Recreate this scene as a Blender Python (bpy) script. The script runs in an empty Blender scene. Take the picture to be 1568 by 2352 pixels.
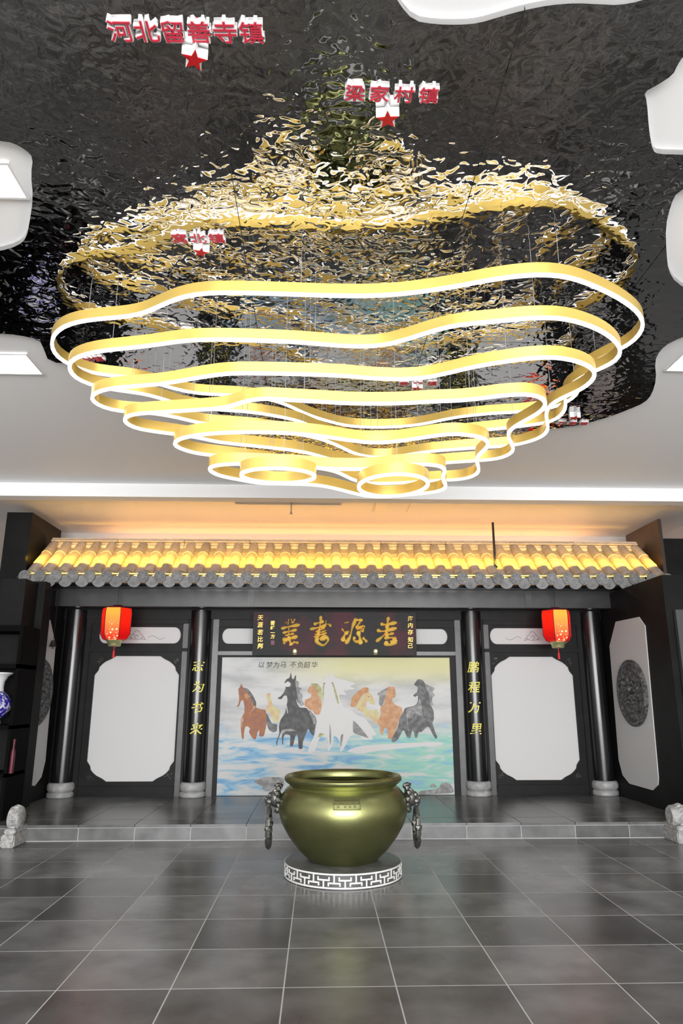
import bpy, bmesh, math, random
from mathutils import Vector, Matrix
from mathutils.geometry import tessellate_polygon
random.seed(7)
PI = math.pi
scene = bpy.context.scene
COL = scene.collection

# ------------------------------------------------------------------ camera
F, PITCH, YAW, H = 1600.0, math.radians(14.85), math.radians(1.787), 1.5
cd = bpy.data.cameras.new('camera')
cd.sensor_fit = 'VERTICAL'; cd.sensor_height = 36.0; cd.lens = F / 2352 * 36.0
cd.clip_start = 0.05; cd.clip_end = 100
cam = bpy.data.objects.new('camera', cd); COL.objects.link(cam)
cam.location = (0, 0, H); cam.rotation_euler = (PI / 2 + PITCH, 0, -YAW)
scene.camera = cam
# ------------------------------------------------------------------ light and exposure
scene.view_settings.view_transform = 'Standard'
scene.view_settings.look = 'None'
scene.view_settings.gamma = 1.0
scene.view_settings.use_curve_mapping = False
scene.view_settings.exposure = 0.0
w = bpy.data.worlds.new('world'); scene.world = w; w.use_nodes = True
w.node_tree.nodes['Background'].inputs[0].default_value = (0.80, 0.88, 1.0, 1)
w.node_tree.nodes['Background'].inputs[1].default_value = 0.9

def area(name, loc, rot, sx, sy, power, color=(1, 1, 1)):
    l = bpy.data.lights.new(name, 'AREA'); l.shape = 'RECTANGLE'; l.size = sx; l.size_y = sy
    l.energy = power; l.color = color
    o = bpy.data.objects.new(name, l); COL.objects.link(o); o.location = loc; o.rotation_euler = rot
    return o
# daylight through the wide glazed entrance behind the photographer
area('entrance_daylight', (0.4, -6.0, 1.85), (PI / 2, 0, 0), 9.6, 3.5, 1900, (1.0, 0.99, 0.985))
# the LED strips laid along the eave shine up the roof slope
glow = area('eave_strip_glow', (0.4, 9.66, 3.37), (PI / 2 + 0.12, 0, 0), 9.0, 0.02, 95, (1.0, 0.52, 0.03))
glow.data.spread = math.radians(66)

# ------------------------------------------------------------------ view geometry: pixel of the photo -> point at a known real plane
fw = Vector((math.sin(YAW) * math.cos(PITCH), math.cos(YAW) * math.cos(PITCH), math.sin(PITCH)))
rt = Vector((math.cos(YAW), -math.sin(YAW), 0)); upv = rt.cross(fw)
C0 = Vector((0, 0, H))
def ray(x, y): return (x - 784) / F * rt - (y - 1176) / F * upv + fw
def onY(x, y, Y): d = ray(x, y); return C0 + d * (Y / d.y)
def onZ(x, y, Z): d = ray(x, y); return C0 + d * ((Z - H) / d.z)
def onX(x, y, X): d = ray(x, y); return C0 + d * (X / d.x)

# ------------------------------------------------------------------ materials
MATS = {}
def mat(name, col, rough=0.5, metal=0.0, emit=None, es=0.0, spec=0.5, noise=None, bump=None, coat=0.0, rnd=0.0):
    if name in MATS: return MATS[name]
    m = bpy.data.materials.new(name); m.use_nodes = True; nt = m.node_tree
    b = nt.nodes['Principled BSDF']
    b.inputs['Base Color'].default_value = (*col, 1); b.inputs['Roughness'].default_value = rough
    b.inputs['Metallic'].default_value = metal; b.inputs['Specular IOR Level'].default_value = spec
    b.inputs['Coat Weight'].default_value = coat; b.inputs['Coat Roughness'].default_value = 0.08
    tc = nt.nodes.new('ShaderNodeTexCoord')
    src = None
    if noise:   # (second colour, scale, low, high)
        c2, sc, lo, hi = noise
        n = nt.nodes.new('ShaderNodeTexNoise'); n.inputs['Scale'].default_value = sc; n.inputs['Detail'].default_value = 6
        geo = nt.nodes.new('ShaderNodeNewGeometry')
        nt.links.new(geo.outputs['Position'], n.inputs['Vector'])
        r = nt.nodes.new('ShaderNodeValToRGB')
        r.color_ramp.elements[0].position = lo; r.color_ramp.elements[0].color = (*col, 1)
        r.color_ramp.elements[1].position = hi; r.color_ramp.elements[1].color = (*c2, 1)
        nt.links.new(n.outputs['Fac'], r.inputs['Fac']); src = r.outputs['Color']
    if rnd:
        oi = nt.nodes.new('ShaderNodeObjectInfo')
        mr = nt.nodes.new('ShaderNodeMapRange'); mr.inputs['To Min'].default_value = 1 - rnd; mr.inputs['To Max'].default_value = 1 + rnd
        nt.links.new(oi.outputs['Random'], mr.inputs['Value'])
        mx = nt.nodes.new('ShaderNodeMix'); mx.data_type = 'RGBA'; mx.blend_type = 'MULTIPLY'; mx.inputs[0].default_value = 1
        if src: nt.links.new(src, mx.inputs[6])
        else: mx.inputs[6].default_value = (*col, 1)
        nt.links.new(mr.outputs[0], mx.inputs[7]); src = mx.outputs[2]
    if src: nt.links.new(src, b.inputs['Base Color'])
    if bump:    # (scale, distance)
        n2 = nt.nodes.new('ShaderNodeTexNoise'); n2.inputs['Scale'].default_value = bump[0]; n2.inputs['Detail'].default_value = 3
        geo2 = nt.nodes.new('ShaderNodeNewGeometry'); nt.links.new(geo2.outputs['Position'], n2.inputs['Vector'])
        bp = nt.nodes.new('ShaderNodeBump'); bp.inputs['Distance'].default_value = bump[1]; bp.inputs['Strength'].default_value = 1
        nt.links.new(n2.outputs['Fac'], bp.inputs['Height']); nt.links.new(bp.outputs['Normal'], b.inputs['Normal'])
    if emit:
        b.inputs['Emission Color'].default_value = (*emit, 1); b.inputs['Emission Strength'].default_value = es
    MATS[name] = m; return m

M_CEIL = mat('white_ceiling_paint', (0.90, 0.90, 0.90), 0.5)
M_WHITE = mat('white_wall_paint', (0.62, 0.61, 0.60), 0.6)
M_PANEL = mat('white_panel_paint', (0.55, 0.55, 0.55), 0.55)
M_TILE = mat('dark_floor_tile', (0.075, 0.075, 0.076), 0.26, noise=((0.16, 0.16, 0.161), 2.3, 0.35, 0.7), bump=(3.0, 0.0012), rnd=0.35, spec=0.6)
M_FLOORB = mat('dark_floor_plain', (0.055, 0.055, 0.056), 0.25)
M_GROUT = mat('pale_grout', (0.42, 0.42, 0.41), 0.7)
M_GROUTD = mat('grey_grout', (0.16, 0.16, 0.16), 0.6)
M_STEPT = mat('step_tile', (0.075, 0.075, 0.075), 0.25, noise=((0.14, 0.14, 0.14), 5, 0.35, 0.7), rnd=0.25)
M_WOOD = mat('charcoal_lacquered_wood', (0.0035, 0.0035, 0.0035), 0.5, noise=((0.008, 0.0078, 0.008), 6, 0.4, 0.7), spec=0.2)
M_FRAME = mat('grey_lacquered_frame', (0.030, 0.030, 0.030), 0.35, noise=((0.052, 0.051, 0.051), 7, 0.4, 0.7), coat=0.1)
M_BEAM = mat('charcoal_beam_wood', (0.018, 0.018, 0.0185), 0.35, noise=((0.034, 0.034, 0.034), 4, 0.4, 0.7), coat=0.2)
M_BLACK = mat('black_gloss_lacquer', (0.007, 0.007, 0.008), 0.24, coat=0.15)
M_SHADE = mat('dark_side_wall', (0.0045, 0.0045, 0.0045), 0.6, noise=((0.009, 0.009, 0.009), 3, 0.4, 0.7), spec=0.18)
M_CAB = mat('matt_black_wood', (0.002, 0.002, 0.002), 0.8, spec=0.08)
M_STONE = mat('grey_column_stone', (0.24, 0.24, 0.24), 0.45, noise=((0.38, 0.38, 0.38), 12, 0.35, 0.7), bump=(40, 0.002))
M_CARVED = mat('pale_carved_stone', (0.22, 0.22, 0.215), 0.6, noise=((0.42, 0.42, 0.41), 25, 0.35, 0.65), bump=(60, 0.006))
M_RELIEF = mat('grey_brick_carving', (0.03, 0.03, 0.03), 0.5, noise=((0.15, 0.15, 0.15), 30, 0.4, 0.7))
M_RTILE = mat('grey_clay_tile', (0.30, 0.27, 0.25), 0.5, noise=((0.40, 0.36, 0.33), 14, 0.35, 0.7), rnd=0.15)
M_DISC = mat('grey_eave_tile', (0.16, 0.16, 0.16), 0.6, noise=((0.25, 0.25, 0.25), 16, 0.35, 0.7), bump=(60, 0.004), rnd=0.15)
M_GOLD = mat('champagne_gold_metal', (0.82, 0.58, 0.15), 0.33, metal=0.6)
M_LED = mat('white_led_diffuser', (1, 1, 1), 0.5, emit=(1, 0.98, 0.95), es=1.3)
M_LAMP = mat('ceiling_lamp_diffuser', (1, 1, 1), 0.5, emit=(1, 0.99, 0.97), es=5.0)
M_WARM = mat('warm_led_strip', (1, 0.8, 0.4), 0.5, emit=(1.0, 0.62, 0.06), es=9.0)
M_COVE = mat('cove_led_strip', (1, 0.8, 0.5), 0.5, emit=(1.0, 0.46, 0.16), es=42.0)
M_CABLE = mat('steel_cable', (0.6, 0.6, 0.6), 0.35, metal=0.6)
M_LTRW = mat('white_letter_return', (0.80, 0.80, 0.80), 0.4)
M_LTRR = mat('red_letter_face', (0.55, 0.03, 0.06), 0.4)
M_STARR = mat('red_star_face', (0.45, 0.004, 0.008), 0.4)
M_BRONZE = mat('olive_brass', (0.265, 0.275, 0.115), 0.33, metal=0.92, noise=((0.22, 0.23, 0.095), 5, 0.3, 0.7))
M_HANDLE = mat('dark_tarnished_bronze', (0.16, 0.16, 0.15), 0.35, metal=0.85, bump=(70, 0.004))
M_FRET = mat('white_fret_paint', (0.62, 0.62, 0.60), 0.5)
M_PLINTH = mat('grey_plinth_stone', (0.05, 0.05, 0.05), 0.4, noise=((0.09, 0.09, 0.09), 8, 0.35, 0.7))
M_SIGN = mat('black_signboard_red_reflections', (0.004, 0.0035, 0.004), 0.5, noise=((0.05, 0.003, 0.010), 2.2, 0.50, 0.64), spec=0.25)  # maroon patches paint red reflections onto the black board
M_SGOLD = mat('carved_gold_leaf', (0.86, 0.56, 0.11), 0.4, metal=0.2)
M_CGOLD = mat('couplet_gold_paint', (0.78, 0.72, 0.14), 0.45)
M_BRASS = mat('brass_fitting', (0.55, 0.55, 0.28), 0.35, metal=0.7)
M_INK = mat('black_ink', (0.03, 0.03, 0.03), 0.7)
M_LINE = mat('grey_drawn_line', (0.25, 0.25, 0.25), 0.7)
M_TASSEL = mat('red_tassel', (0.6, 0.015, 0.02), 0.6)
M_RED = mat('deep_red_lacquer', (0.07, 0.004, 0.012), 0.5)
M_PORC = mat('white_porcelain', (0.72, 0.72, 0.72), 0.12, coat=0.5)
M_PORCB = mat('cobalt_painted_porcelain', (0.60, 0.60, 0.68), 0.12, noise=((0.03, 0.02, 0.30), 22, 0.42, 0.52), coat=0.5)
M_BELL = mat('dark_bell_metal', (0.03, 0.03, 0.03), 0.4, metal=0.6)
M_VENT = mat('white_vent_metal', (0.7, 0.7, 0.7), 0.4)

def ripple_mat():
    m = bpy.data.materials.new('rippled_mirror_steel'); m.use_nodes = True; nt = m.node_tree
    b = nt.nodes['Principled BSDF']; b.inputs['Metallic'].default_value = 1
    b.inputs['Base Color'].default_value = (0.50, 0.495, 0.49, 1); b.inputs['Roughness'].default_value = 0.03
    geo = nt.nodes.new('ShaderNodeNewGeometry')
    n = nt.nodes.new('ShaderNodeTexNoise'); n.inputs['Scale'].default_value = 13; n.inputs['Detail'].default_value = 1.2; n.inputs['Distortion'].default_value = 0.6
    n2 = nt.nodes.new('ShaderNodeTexNoise'); n2.inputs['Scale'].default_value = 4.0; n2.inputs['Detail'].default_value = 1
    nt.links.new(geo.outputs['Position'], n.inputs['Vector']); nt.links.new(geo.outputs['Position'], n2.inputs['Vector'])
    b1 = nt.nodes.new('ShaderNodeBump'); b1.inputs['Distance'].default_value = 0.0048; b1.inputs['Strength'].default_value = 1
    b2 = nt.nodes.new('ShaderNodeBump'); b2.inputs['Distance'].default_value = 0.0045; b2.inputs['Strength'].default_value = 1
    nt.links.new(n.outputs['Fac'], b1.inputs['Height']); nt.links.new(n2.outputs['Fac'], b2.inputs['Height'])
    nt.links.new(b2.outputs['Normal'], b1.inputs['Normal']); nt.links.new(b1.outputs['Normal'], b.inputs['Normal'])
    return m
M_RIPPLE = ripple_mat()

# ------------------------------------------------------------------ mesh helpers
def link(name, me, m=None, parent=None):
    o = bpy.data.objects.new(name, me); COL.objects.link(o)
    if m is not None and me is not None and len(me.materials) == 0: me.materials.append(m)
    if parent is not None: o.parent = parent
    return o
def obj(name, bm, m, parent=None, smooth=False):
    bmesh.ops.recalc_face_normals(bm, faces=bm.faces)
    me = bpy.data.meshes.new(name); bm.to_mesh(me); bm.free()
    if smooth:
        for p in me.polygons: p.use_smooth = True
        try: me.set_sharp_from_angle(angle=math.radians(38))
        except Exception: pass
    return link(name, me, m, parent)
def tag(o, label, cat, group=None, kind=None):
    o['label'] = label; o['category'] = cat
    if group: o['group'] = group
    if kind: o['kind'] = kind
    return o
def thing(name, label, cat, loc=(0, 0, 0), rz=0.0, group=None):
    o = bpy.data.objects.new(name, None); COL.objects.link(o); o.empty_display_size = 0.1
    o.location = loc; o.rotation_euler = (0, 0, rz)
    return tag(o, label, cat, group)
def struct(name, bm, m, label=None, cat=None, smooth=False):
    o = obj(name, bm, m, None, smooth); o['kind'] = 'structure'
    if label: o['label'] = label
    if cat: o['category'] = cat
    return o
def dup(root, loc, rz=0.0, label=None, group=None):
    r = root.copy(); COL.objects.link(r); r.location = loc; r.rotation_euler = (0, 0, rz)
    if label: r['label'] = label
    if group: r['group'] = group
    for ch in list(root.children):
        c = ch.copy(); COL.objects.link(c); c.parent = r
        for g in ch.children:
            d = g.copy(); COL.objects.link(d); d.parent = c
    return r
def box(bm, x0, x1, y0, y1, z0, z1):
    v = [bm.verts.new((x, y, z)) for x in (x0, x1) for y in (y0, y1) for z in (z0, z1)]
    for f in ((0, 1, 3, 2), (4, 6, 7, 5), (0, 4, 5, 1), (2, 3, 7, 6), (0, 2, 6, 4), (1, 5, 7, 3)):
        bm.faces.new([v[i] for i in f])
def B(x0, x1, y0, y1, z0, z1, bev=0.0):
    bm = bmesh.new(); box(bm, x0, x1, y0, y1, z0, z1)
    if bev: bmesh.ops.bevel(bm, geom=list(bm.edges), offset=bev, segments=2, affect='EDGES', clamp_overlap=True)
    return bm
def lathe(bm, prof, n=32, c=(0, 0, 0), axis='Z'):
    rings = []
    for r, z in prof:
        ring = []
        if r < 1e-6: ring = [bm.verts.new((0, 0, z))] * 1
        else: ring = [bm.verts.new((r * math.cos(2 * PI * i / n), r * math.sin(2 * PI * i / n), z)) for i in range(n)]
        rings.append(ring)
    for a, b in zip(rings, rings[1:]):
        for i in range(n):
            j = (i + 1) % n
            q = [a[i % len(a)], a[j % len(a)], b[j % len(b)], b[i % len(b)]]
            u = []
            for v in q:
                if v not in u: u.append(v)
            if len(u) >= 3: bm.faces.new(u)
    vs = [v for ring in rings for v in set(ring)]
    for v in vs:
        x, y, z = v.co
        if axis == 'Y': v.co = (x, z, y)
        elif axis == 'X': v.co = (z, x, y)
        v.co += Vector(c)
    return vs
def tube(bm, pts, r, n=6, closed=False, rs=None):
    pts = [Vector(p) for p in pts]; N = len(pts); rings = []
    for i, p in enumerate(pts):
        if closed: t = pts[(i + 1) % N] - pts[i - 1]
        else: t = pts[min(i + 1, N - 1)] - pts[max(i - 1, 0)]
        t.normalize(); a = Vector((0, 0, 1)) if abs(t.z) < 0.9 else Vector((1, 0, 0))
        u = t.cross(a).normalized(); v = t.cross(u)
        rr = rs[i] if rs else r
        rings.append([bm.verts.new(p + (u * math.cos(2 * PI * k / n) + v * math.sin(2 * PI * k / n)) * rr) for k in range(n)])
    for i in range(N if closed else N - 1):
        a, b = rings[i], rings[(i + 1) % N]
        for k in range(n): bm.faces.new((a[k], a[(k + 1) % n], b[(k + 1) % n], b[k]))
    if not closed: bm.faces.new(rings[0]); bm.faces.new(list(reversed(rings[-1])))
def sphere(bm, c, r, sub=2, sc=(1, 1, 1)):
    g = bmesh.ops.create_icosphere(bm, subdivisions=sub, radius=1)
    for v in g['verts']: v.co = Vector((v.co.x * r * sc[0], v.co.y * r * sc[1], v.co.z * r * sc[2])) + Vector(c)
def slab(bm, loops, fmap, d0, d1):
    """polygon with holes (2-D loops) given thickness; fmap(u, v, d) -> point"""
    tri = tessellate_polygon([[Vector((u, v, 0)) for u, v in lp] for lp in loops])
    flat = [p for lp in loops for p in lp]
    a = [bm.verts.new(fmap(u, v, d0)) for u, v in flat]; b = [bm.verts.new(fmap(u, v, d1)) for u, v in flat]
    for t in tri:
        try: bm.faces.new([a[i] for i in t]); bm.faces.new([b[i] for i in reversed(t)])
        except ValueError: pass
    k = 0
    for lp in loops:
        n = len(lp)
        for i in range(n):
            j = (i + 1) % n
            bm.faces.new((a[k + i], a[k + j], b[k + j], b[k + i]))
        k += n
FXZ = lambda u, v, d: (u, d, v)         # plane facing the viewer
def chaikin(p, it=1):
    for _ in range(it):
        q = []
        for i in range(len(p)):
            a, b = p[i], p[(i + 1) % len(p)]
            q.append((a[0] * .75 + b[0] * .25, a[1] * .75 + b[1] * .25)); q.append((a[0] * .25 + b[0] * .75, a[1] * .25 + b[1] * .75))
        p = q
    return p
def catmull(pts, sub=4):
    out = []; n = len(pts)
    for i in range(n):
        p0, p1, p2, p3 = pts[i - 1], pts[i], pts[(i + 1) % n], pts[(i + 2) % n]
        for k in range(sub):
            t = k / sub
            out.append(0.5 * ((2 * p1) + (p2 - p0) * t + (2 * p0 - 5 * p1 + 4 * p2 - p3) * t * t + (3 * p1 - p0 - 3 * p2 + p3) * t ** 3))
    return out
def resample(pts, n):
    N = len(pts); L = [0]
    for i in range(N): L.append(L[-1] + (pts[(i + 1) % N] - pts[i]).length)
    out = []; k = 0
    for i in range(n):
        s = L[-1] * i / n
        while L[k + 1] < s: k += 1
        t = (s - L[k]) / max(1e-9, L[k + 1] - L[k])
        out.append(pts[k].lerp(pts[(k + 1) % N], t))
    return out
_gl = {}
def glyph(ch, size, depth, bold=0.0, shear=0.0):
    key = (ch, size, depth, bold, shear)
    if key not in _gl:
        c = bpy.data.curves.new('glyph', 'FONT'); c.body = ch; c.size = size; c.extrude = depth / 2; c.offset = bold; c.shear = shear
        c.align_x = 'CENTER'; c.align_y = 'CENTER'; c.resolution_u = 3
        o = bpy.data.objects.new('glyph', c); COL.objects.link(o)
        dg = bpy.context.evaluated_depsgraph_get()
        me = bpy.data.meshes.new_from_object(o.evaluated_get(dg), depsgraph=dg)
        bpy.data.objects.remove(o); bpy.data.curves.remove(c)
        if len(me.vertices):
            xs = [v.co.x for v in me.vertices]; ys = [v.co.y for v in me.vertices]
            cx, cy = (min(xs) + max(xs)) / 2, (min(ys) + max(ys)) / 2
            me.transform(Matrix.Translation((-cx, -cy, 0)))
        me.materials.clear(); _gl[key] = me
    return _gl[key].copy()
def Mxyz(ax, ay, az, o):
    m = Matrix.Identity(4)
    for i, a in enumerate((ax, ay, az)):
        for j in range(3): m[j][i] = a[j]
    for j in range(3): m[j][3] = o[j]
    return m

# ================================================================== STRUCTURE
ZC, ZP, STEP, YS, YW = 4.15, 4.12, 0.165, 8.206, 10.40      # ceiling, mirror plate, platform height, step front, facade plane
XL, XR = -3.73, 4.20
X0, X1, YB, YF = -5.2, 5.8, 11.5, -6.1
floor = struct('floor', B(X0, X1, 1.25, YS + 0.3, -0.15, -0.0008), M_GROUT, 'dark grey stone tile floor with pale joints in front of the step', 'floor')
f2 = obj('floor_apron', B(X0, X1, YF, 1.25, -0.15, 0.0), M_FLOORB, floor)
tile_me = {}
def tile(w, d, m, parent, x, y, z, h=0.02):
    k = (round(w, 3), round(d, 3), h, m.name)
    if k not in tile_me:
        bm = bmesh.new(); box(bm, 0, w, 0, d, -h, 0)
        me = bpy.data.meshes.new('tile'); bmesh.ops.recalc_face_normals(bm, faces=bm.faces); bm.to_mesh(me); bm.free(); me.materials.append(m); tile_me[k] = me
    o = link('tile', tile_me[k], None, parent); o.location = (x, y, z); return o
G = 0.008
gx = [-0.175 + 0.6 * k for k in range(-8, 10)]
gy = [1.25 + 0.6 * k for k in range(12)] + [YS]
for a, b in zip(gx, gx[1:]):
    for c, d in zip(gy, gy[1:]):
        tile(b - a - G, d - c - 0.010, M_TILE, floor, a + G / 2, c + G / 2, 0.0, 0.0007)
# platform
plat = struct('floor_platform', B(X0, X1, YS + 0.012, YB, 0.0, STEP - 0.006), M_GROUTD, 'raised dark tiled platform under the tiled roof', 'platform')
py = [YS + 0.34, 8.95, 9.55, 10.15, 10.6]
for a, b in zip(gx[2:], gx[3:-1]):
    for c, d in zip(py, py[1:]):
        tile(b - a - 0.004, d - c - 0.004, M_TILE, plat, a, c, STEP, 0.0055)
    o = tile(b - a - G, 0.335, M_STEPT, plat, a + G / 2, YS - 0.012, STEP, 0.028); o.name = 'tread_tile'
    bm = B(a + G / 2, b - G / 2, YS, YS + 0.011, 0.008, STEP - 0.036); o = obj('riser_tile', bm, M_STEPT, plat)
o = obj('riser_joint', B(gx[2], gx[-2], YS + 0.004, YS + 0.012, 0, STEP - 0.029), M_GROUT, plat)
# ceiling
struct('ceiling', B(X0, X1, YF, YB, ZC, ZC + 0.1), M_CEIL, 'white painted ceiling around the rippled mirror panel', 'ceiling')
struct('trim_1', B(X0, X1, 8.65, 8.85, 3.975, ZC), M_CEIL, 'white bulkhead beam crossing the ceiling before the roof', 'beam')
struct('wall_back', B(X0, X1, YB, YB + 0.1, 0, ZC), M_WHITE, 'white rear wall glowing warm above the tiled roof', 'wall')
struct('wall_left', B(X0 - 0.1, X0, YF, YB, 0, ZC), M_WHITE)
struct('wall_right', B(X1, X1 + 0.1, YF, YB, 0, ZC), M_WHITE)
bm = bmesh.new(); box(bm, X0, -4.5, YF - 0.1, YF, 0, ZC); box(bm, 5.3, X1, YF - 0.1, YF, 0, ZC); box(bm, -4.5, 5.3, YF - 0.1, YF, 3.7, ZC)
struct('wall_front', bm, M_WHITE)

# ---- facade wall with openings
def notch(cx, cz, hw, hh):
    c = [(.285, 0), (.225, .04), (.145, .078), (.10, .112), (.06, .155), (.048, .205), (0, .27)]
    pts = []
    for sx, sz, rev in ((1, 1, 0), (1, -1, 1), (-1, -1, 0), (-1, 1, 1)):
        cc = c[::-1] if rev else c
        pts += [(cx + sx * (hw - a), cz + sz * (hh - b)) for a, b in cc]
    return pts
def pill(x0, x1, z0, z1):
    r = (z1 - z0) / 2; zc = (z0 + z1) / 2; p = []
    for i in range(9): t = PI / 2 - PI * i / 8; p.append((x1 - r * 0.8 + r * 0.8 * math.cos(t), zc + r * math.sin(t)))
    for i in range(9): t = -PI / 2 - PI * i / 8; p.append((x0 + r * 0.8 + r * 0.8 * math.cos(t), zc + r * math.sin(t)))
    return p
PLX, PRX = -2.63, 3.125
nl, nr = notch(PLX, 1.215, 0.607, 0.857), notch(PRX, 1.215, 0.607, 0.857)
pt_l, pt_r, pt_z0, pt_z1 = -1.415, 1.916, 0.165, 2.056
holes = [nl, nr, pill(-3.22, -2.03, 2.252, 2.489), pill(2.53, 3.72, 2.252, 2.490), pill(-1.43, 1.90, 2.25, 2.474),
         [(pt_l, pt_z0 + 0.004), (pt_r, pt_z0 + 0.004), (pt_r, pt_z1), (pt_l, pt_z1)]]
bm = bmesh.new(); slab(bm, [[(XL - 0.25, STEP), (XR + 0.25, STEP), (XR + 0.25, 3.1), (XL - 0.25, 3.1)]] + holes, FXZ, YW, YW + 0.06)
facade = struct('wall_facade', bm, M_WOOD, 'dark lacquered timber facade wall with white inset panels', 'wall')
for nm, lp, lab in (('inset_panel', nl, 'white panel'), ('inset_panel', nr, 'white panel'), ('transom_panel', holes[2], 'white panel'), ('transom_panel', holes[3], 'white panel'), ('transom_panel', holes[4], 'white panel')):
    us = [p[0] for p in lp]; vs = [p[1] for p in lp]
    o = obj(nm, B(min(us) - 0.02, max(us) + 0.02, YW + 0.035, YW + 0.055, min(vs) - 0.02, max(vs) + 0.02), M_PANEL, facade); o['label'] = lab
# thin frames proud of the wall
def frame_bar(x0, x1, z0, z1, p=0.03, m=M_FRAME): obj('frame_bar', B(x0, x1, YW - p, YW + 0.005, z0, z1, 0.006), m, facade)
for x in (-1.56, 2.0): frame_bar(x, x + 0.085, STEP, 2.73)
for x0, x1 in ((-3.4, -1.92), (2.43, 3.9)):
    frame_bar(x0, x1, 2.13, 2.19, 0.03, M_WOOD); frame_bar(x0, x1, 2.53, 2.60, 0.03, M_WOOD)
    frame_bar(x0, x0 + 0.075, STEP, 2.6, 0.025, M_WOOD if x0 < 0 else M_FRAME); frame_bar(x1 - 0.075, x1, STEP, 2.6, 0.025, M_FRAME if x0 < 0 else M_WOOD)
    frame_bar(x0 + .08, x1 - .08, 0.2, 0.30, 0.03, M_WOOD)
frame_bar(-1.475, 2.0, 2.085, 2.14, 0.035); frame_bar(-1.475, 2.0, 2.49, 2.56, 0.03, M_WOOD)
# carved spandrels in the panel corners: little leaf scrolls
for cx in (PLX, PRX):
    for sx in (-1, 1):
        for sz in (-1, 1):
            bm = bmesh.new()
            for k in range(7):
                a, b = random.uniform(.02, .12), random.uniform(.02, .12)
                if a + b > .17: a, b = a * .6, b * .6
                px, pz = cx + sx * (.60 - a), 1.215 + sz * (.85 - b); r = random.uniform(.012, .024); ph = random.uniform(0, 6)
                tube(bm, [(px + r * (1 - t * .1) * math.cos(ph + t), YW - 0.004, pz + r * (1 - t * .1) * math.sin(ph + t)) for t in [i * .7 for i in range(8)]], 0.006, 5)
            obj('carved_spandrel', bm, M_FRAME, facade, True)
# drawn cloud motifs on the side transom panels
def motif(xc, sgn):
    bm = bmesh.new(); y = YW + 0.034
    for dx, dz, r, a0, a1 in ((0, .02, .05, .3, 3.4), (-.05, -.02, .035, 1.2, 4.6), (.055, -.015, .035, -1.4, 2.0), (0, -.02, .025, 0, 5), (-.09, -.045, .02, 0, 4), (.1, -.045, .02, -1, 3)):
        tube(bm, [(xc + sgn * (dx + r * math.cos(a0 + (a1 - a0) * i / 9)), y, 2.37 + dz + r * math.sin(a0 + (a1 - a0) * i / 9)) for i in range(10)], 0.0035, 4)
    tube(bm, [(xc + sgn * (0.17 + .03 * i), y, 2.34 + .025 * math.sin(i * .8)) for i in range(9)], 0.003, 4)
    tube(bm, [(xc + sgn * (-0.1 + .022 * i), y, 2.315 + .006 * math.sin(i)) for i in range(12)], 0.003, 4)
    o = obj('cloud_motif', bm, M_LINE, facade)
motif(-2.68, 1); motif(3.18, -1)
obj('lintel_board', B(XL - .1, XR + .1, YW - 0.04, YW, 2.60, 2.95), M_WOOD, facade)
# ---- side walls of the bay, with tall white chamfered panels and brick-carved medallions
bm = B(XR, XR + 0.3, 8.36, YW, STEP, 2.95); sw_r = struct('wall_bay_right', bm, M_SHADE, 'dark side wall right of the facade with tall white panel', 'wall')
bm = B(XL - 0.3, XL, 8.9, YW, STEP, 2.95); sw_l = struct('wall_bay_left', bm, M_SHADE, 'dark side wall left of the facade with tall white panel', 'wall')
rp = [onX(x, y, XR) for x, y in ((1401, 1484), (1415, 1428), (1468, 1417), (1482, 1437), (1513, 1788), (1512, 1803), (1500, 1815), (1447, 1800), (1431, 1780), (1422, 1745))]
rpl = [(p.y, p.z) for p in rp]
bm = bmesh.new(); slab(bm, [rpl], lambda u, v, d: (d, u, v), XR - 0.012, XR); o = obj('side_panel', bm, M_PANEL, sw_r); o['label'] = 'tall white panel with clipped corners'
bm = bmesh.new(); slab(bm, [[(max(u, 9.45), v) for u, v in rpl[:4]] + [(9.45, rpl[5][1])] + rpl[7:]], lambda u, v, d: (d, u, v), XL, XL + 0.012); o = obj('side_panel', bm, M_PANEL, sw_l); o['label'] = 'tall white panel with clipped corners'
def medallion(name, x, y, z, R, s, label):
    t = thing(name, label, 'medallion', (x, y, z), 0, 'carved medallions')
    bm = bmesh.new(); nr_, na = 26, 72; grid = []
    for i in range(nr_ + 1):
        r = R * 0.86 * i / nr_; row = []
        for k in range(na):
            a = 2 * PI * k / na
            h = 0.04 + 0.020 * math.sin(5 * a + 9 * r / R) * math.sin(14 * r / R) + 0.012 * math.sin(11 * a - 20 * r / R) + random.uniform(-.007, .007)
            row.append(bm.verts.new((s * h, r * math.cos(a), r * math.sin(a))))
        grid.append(row)
    for i in range(nr_):
        for k in range(na): 
            q = (grid[i][k], grid[i][(k + 1) % na], grid[i + 1][(k + 1) % na], grid[i + 1][k])
            bm.faces.new(q)
    bmesh.ops.remove_doubles(bm, verts=grid[0], dist=0.03)
    obj('carved_field', bm, M_RELIEF, t, True)
    bm = bmesh.new(); lathe(bm, [(R * .84, 0), (R * .84, .035), (R * .88, .05), (R * .96, .05), (R, .035), (R, 0)], 64, axis='X')
    if s < 0:
        for v in bm.verts: v.co.x = -v.co.x
    obj('rim', bm, M_RELIEF, t, True)
    return t
pa, pb = onX(1425, 1590, XR), onX(1490, 1590, XR)
medallion('carved_medallion', XR - 0.012, (pa.y + pb.y) / 2, 1.55, (pa.y - pb.y) / 2, -1, 'round dark carved medallion on the right side wall below the wind bell')
medallion('carved_medallion', XL + 0.012, 9.63, 1.56, 0.43, 1, 'round dark carved medallion half hidden by the left pier')
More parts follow.
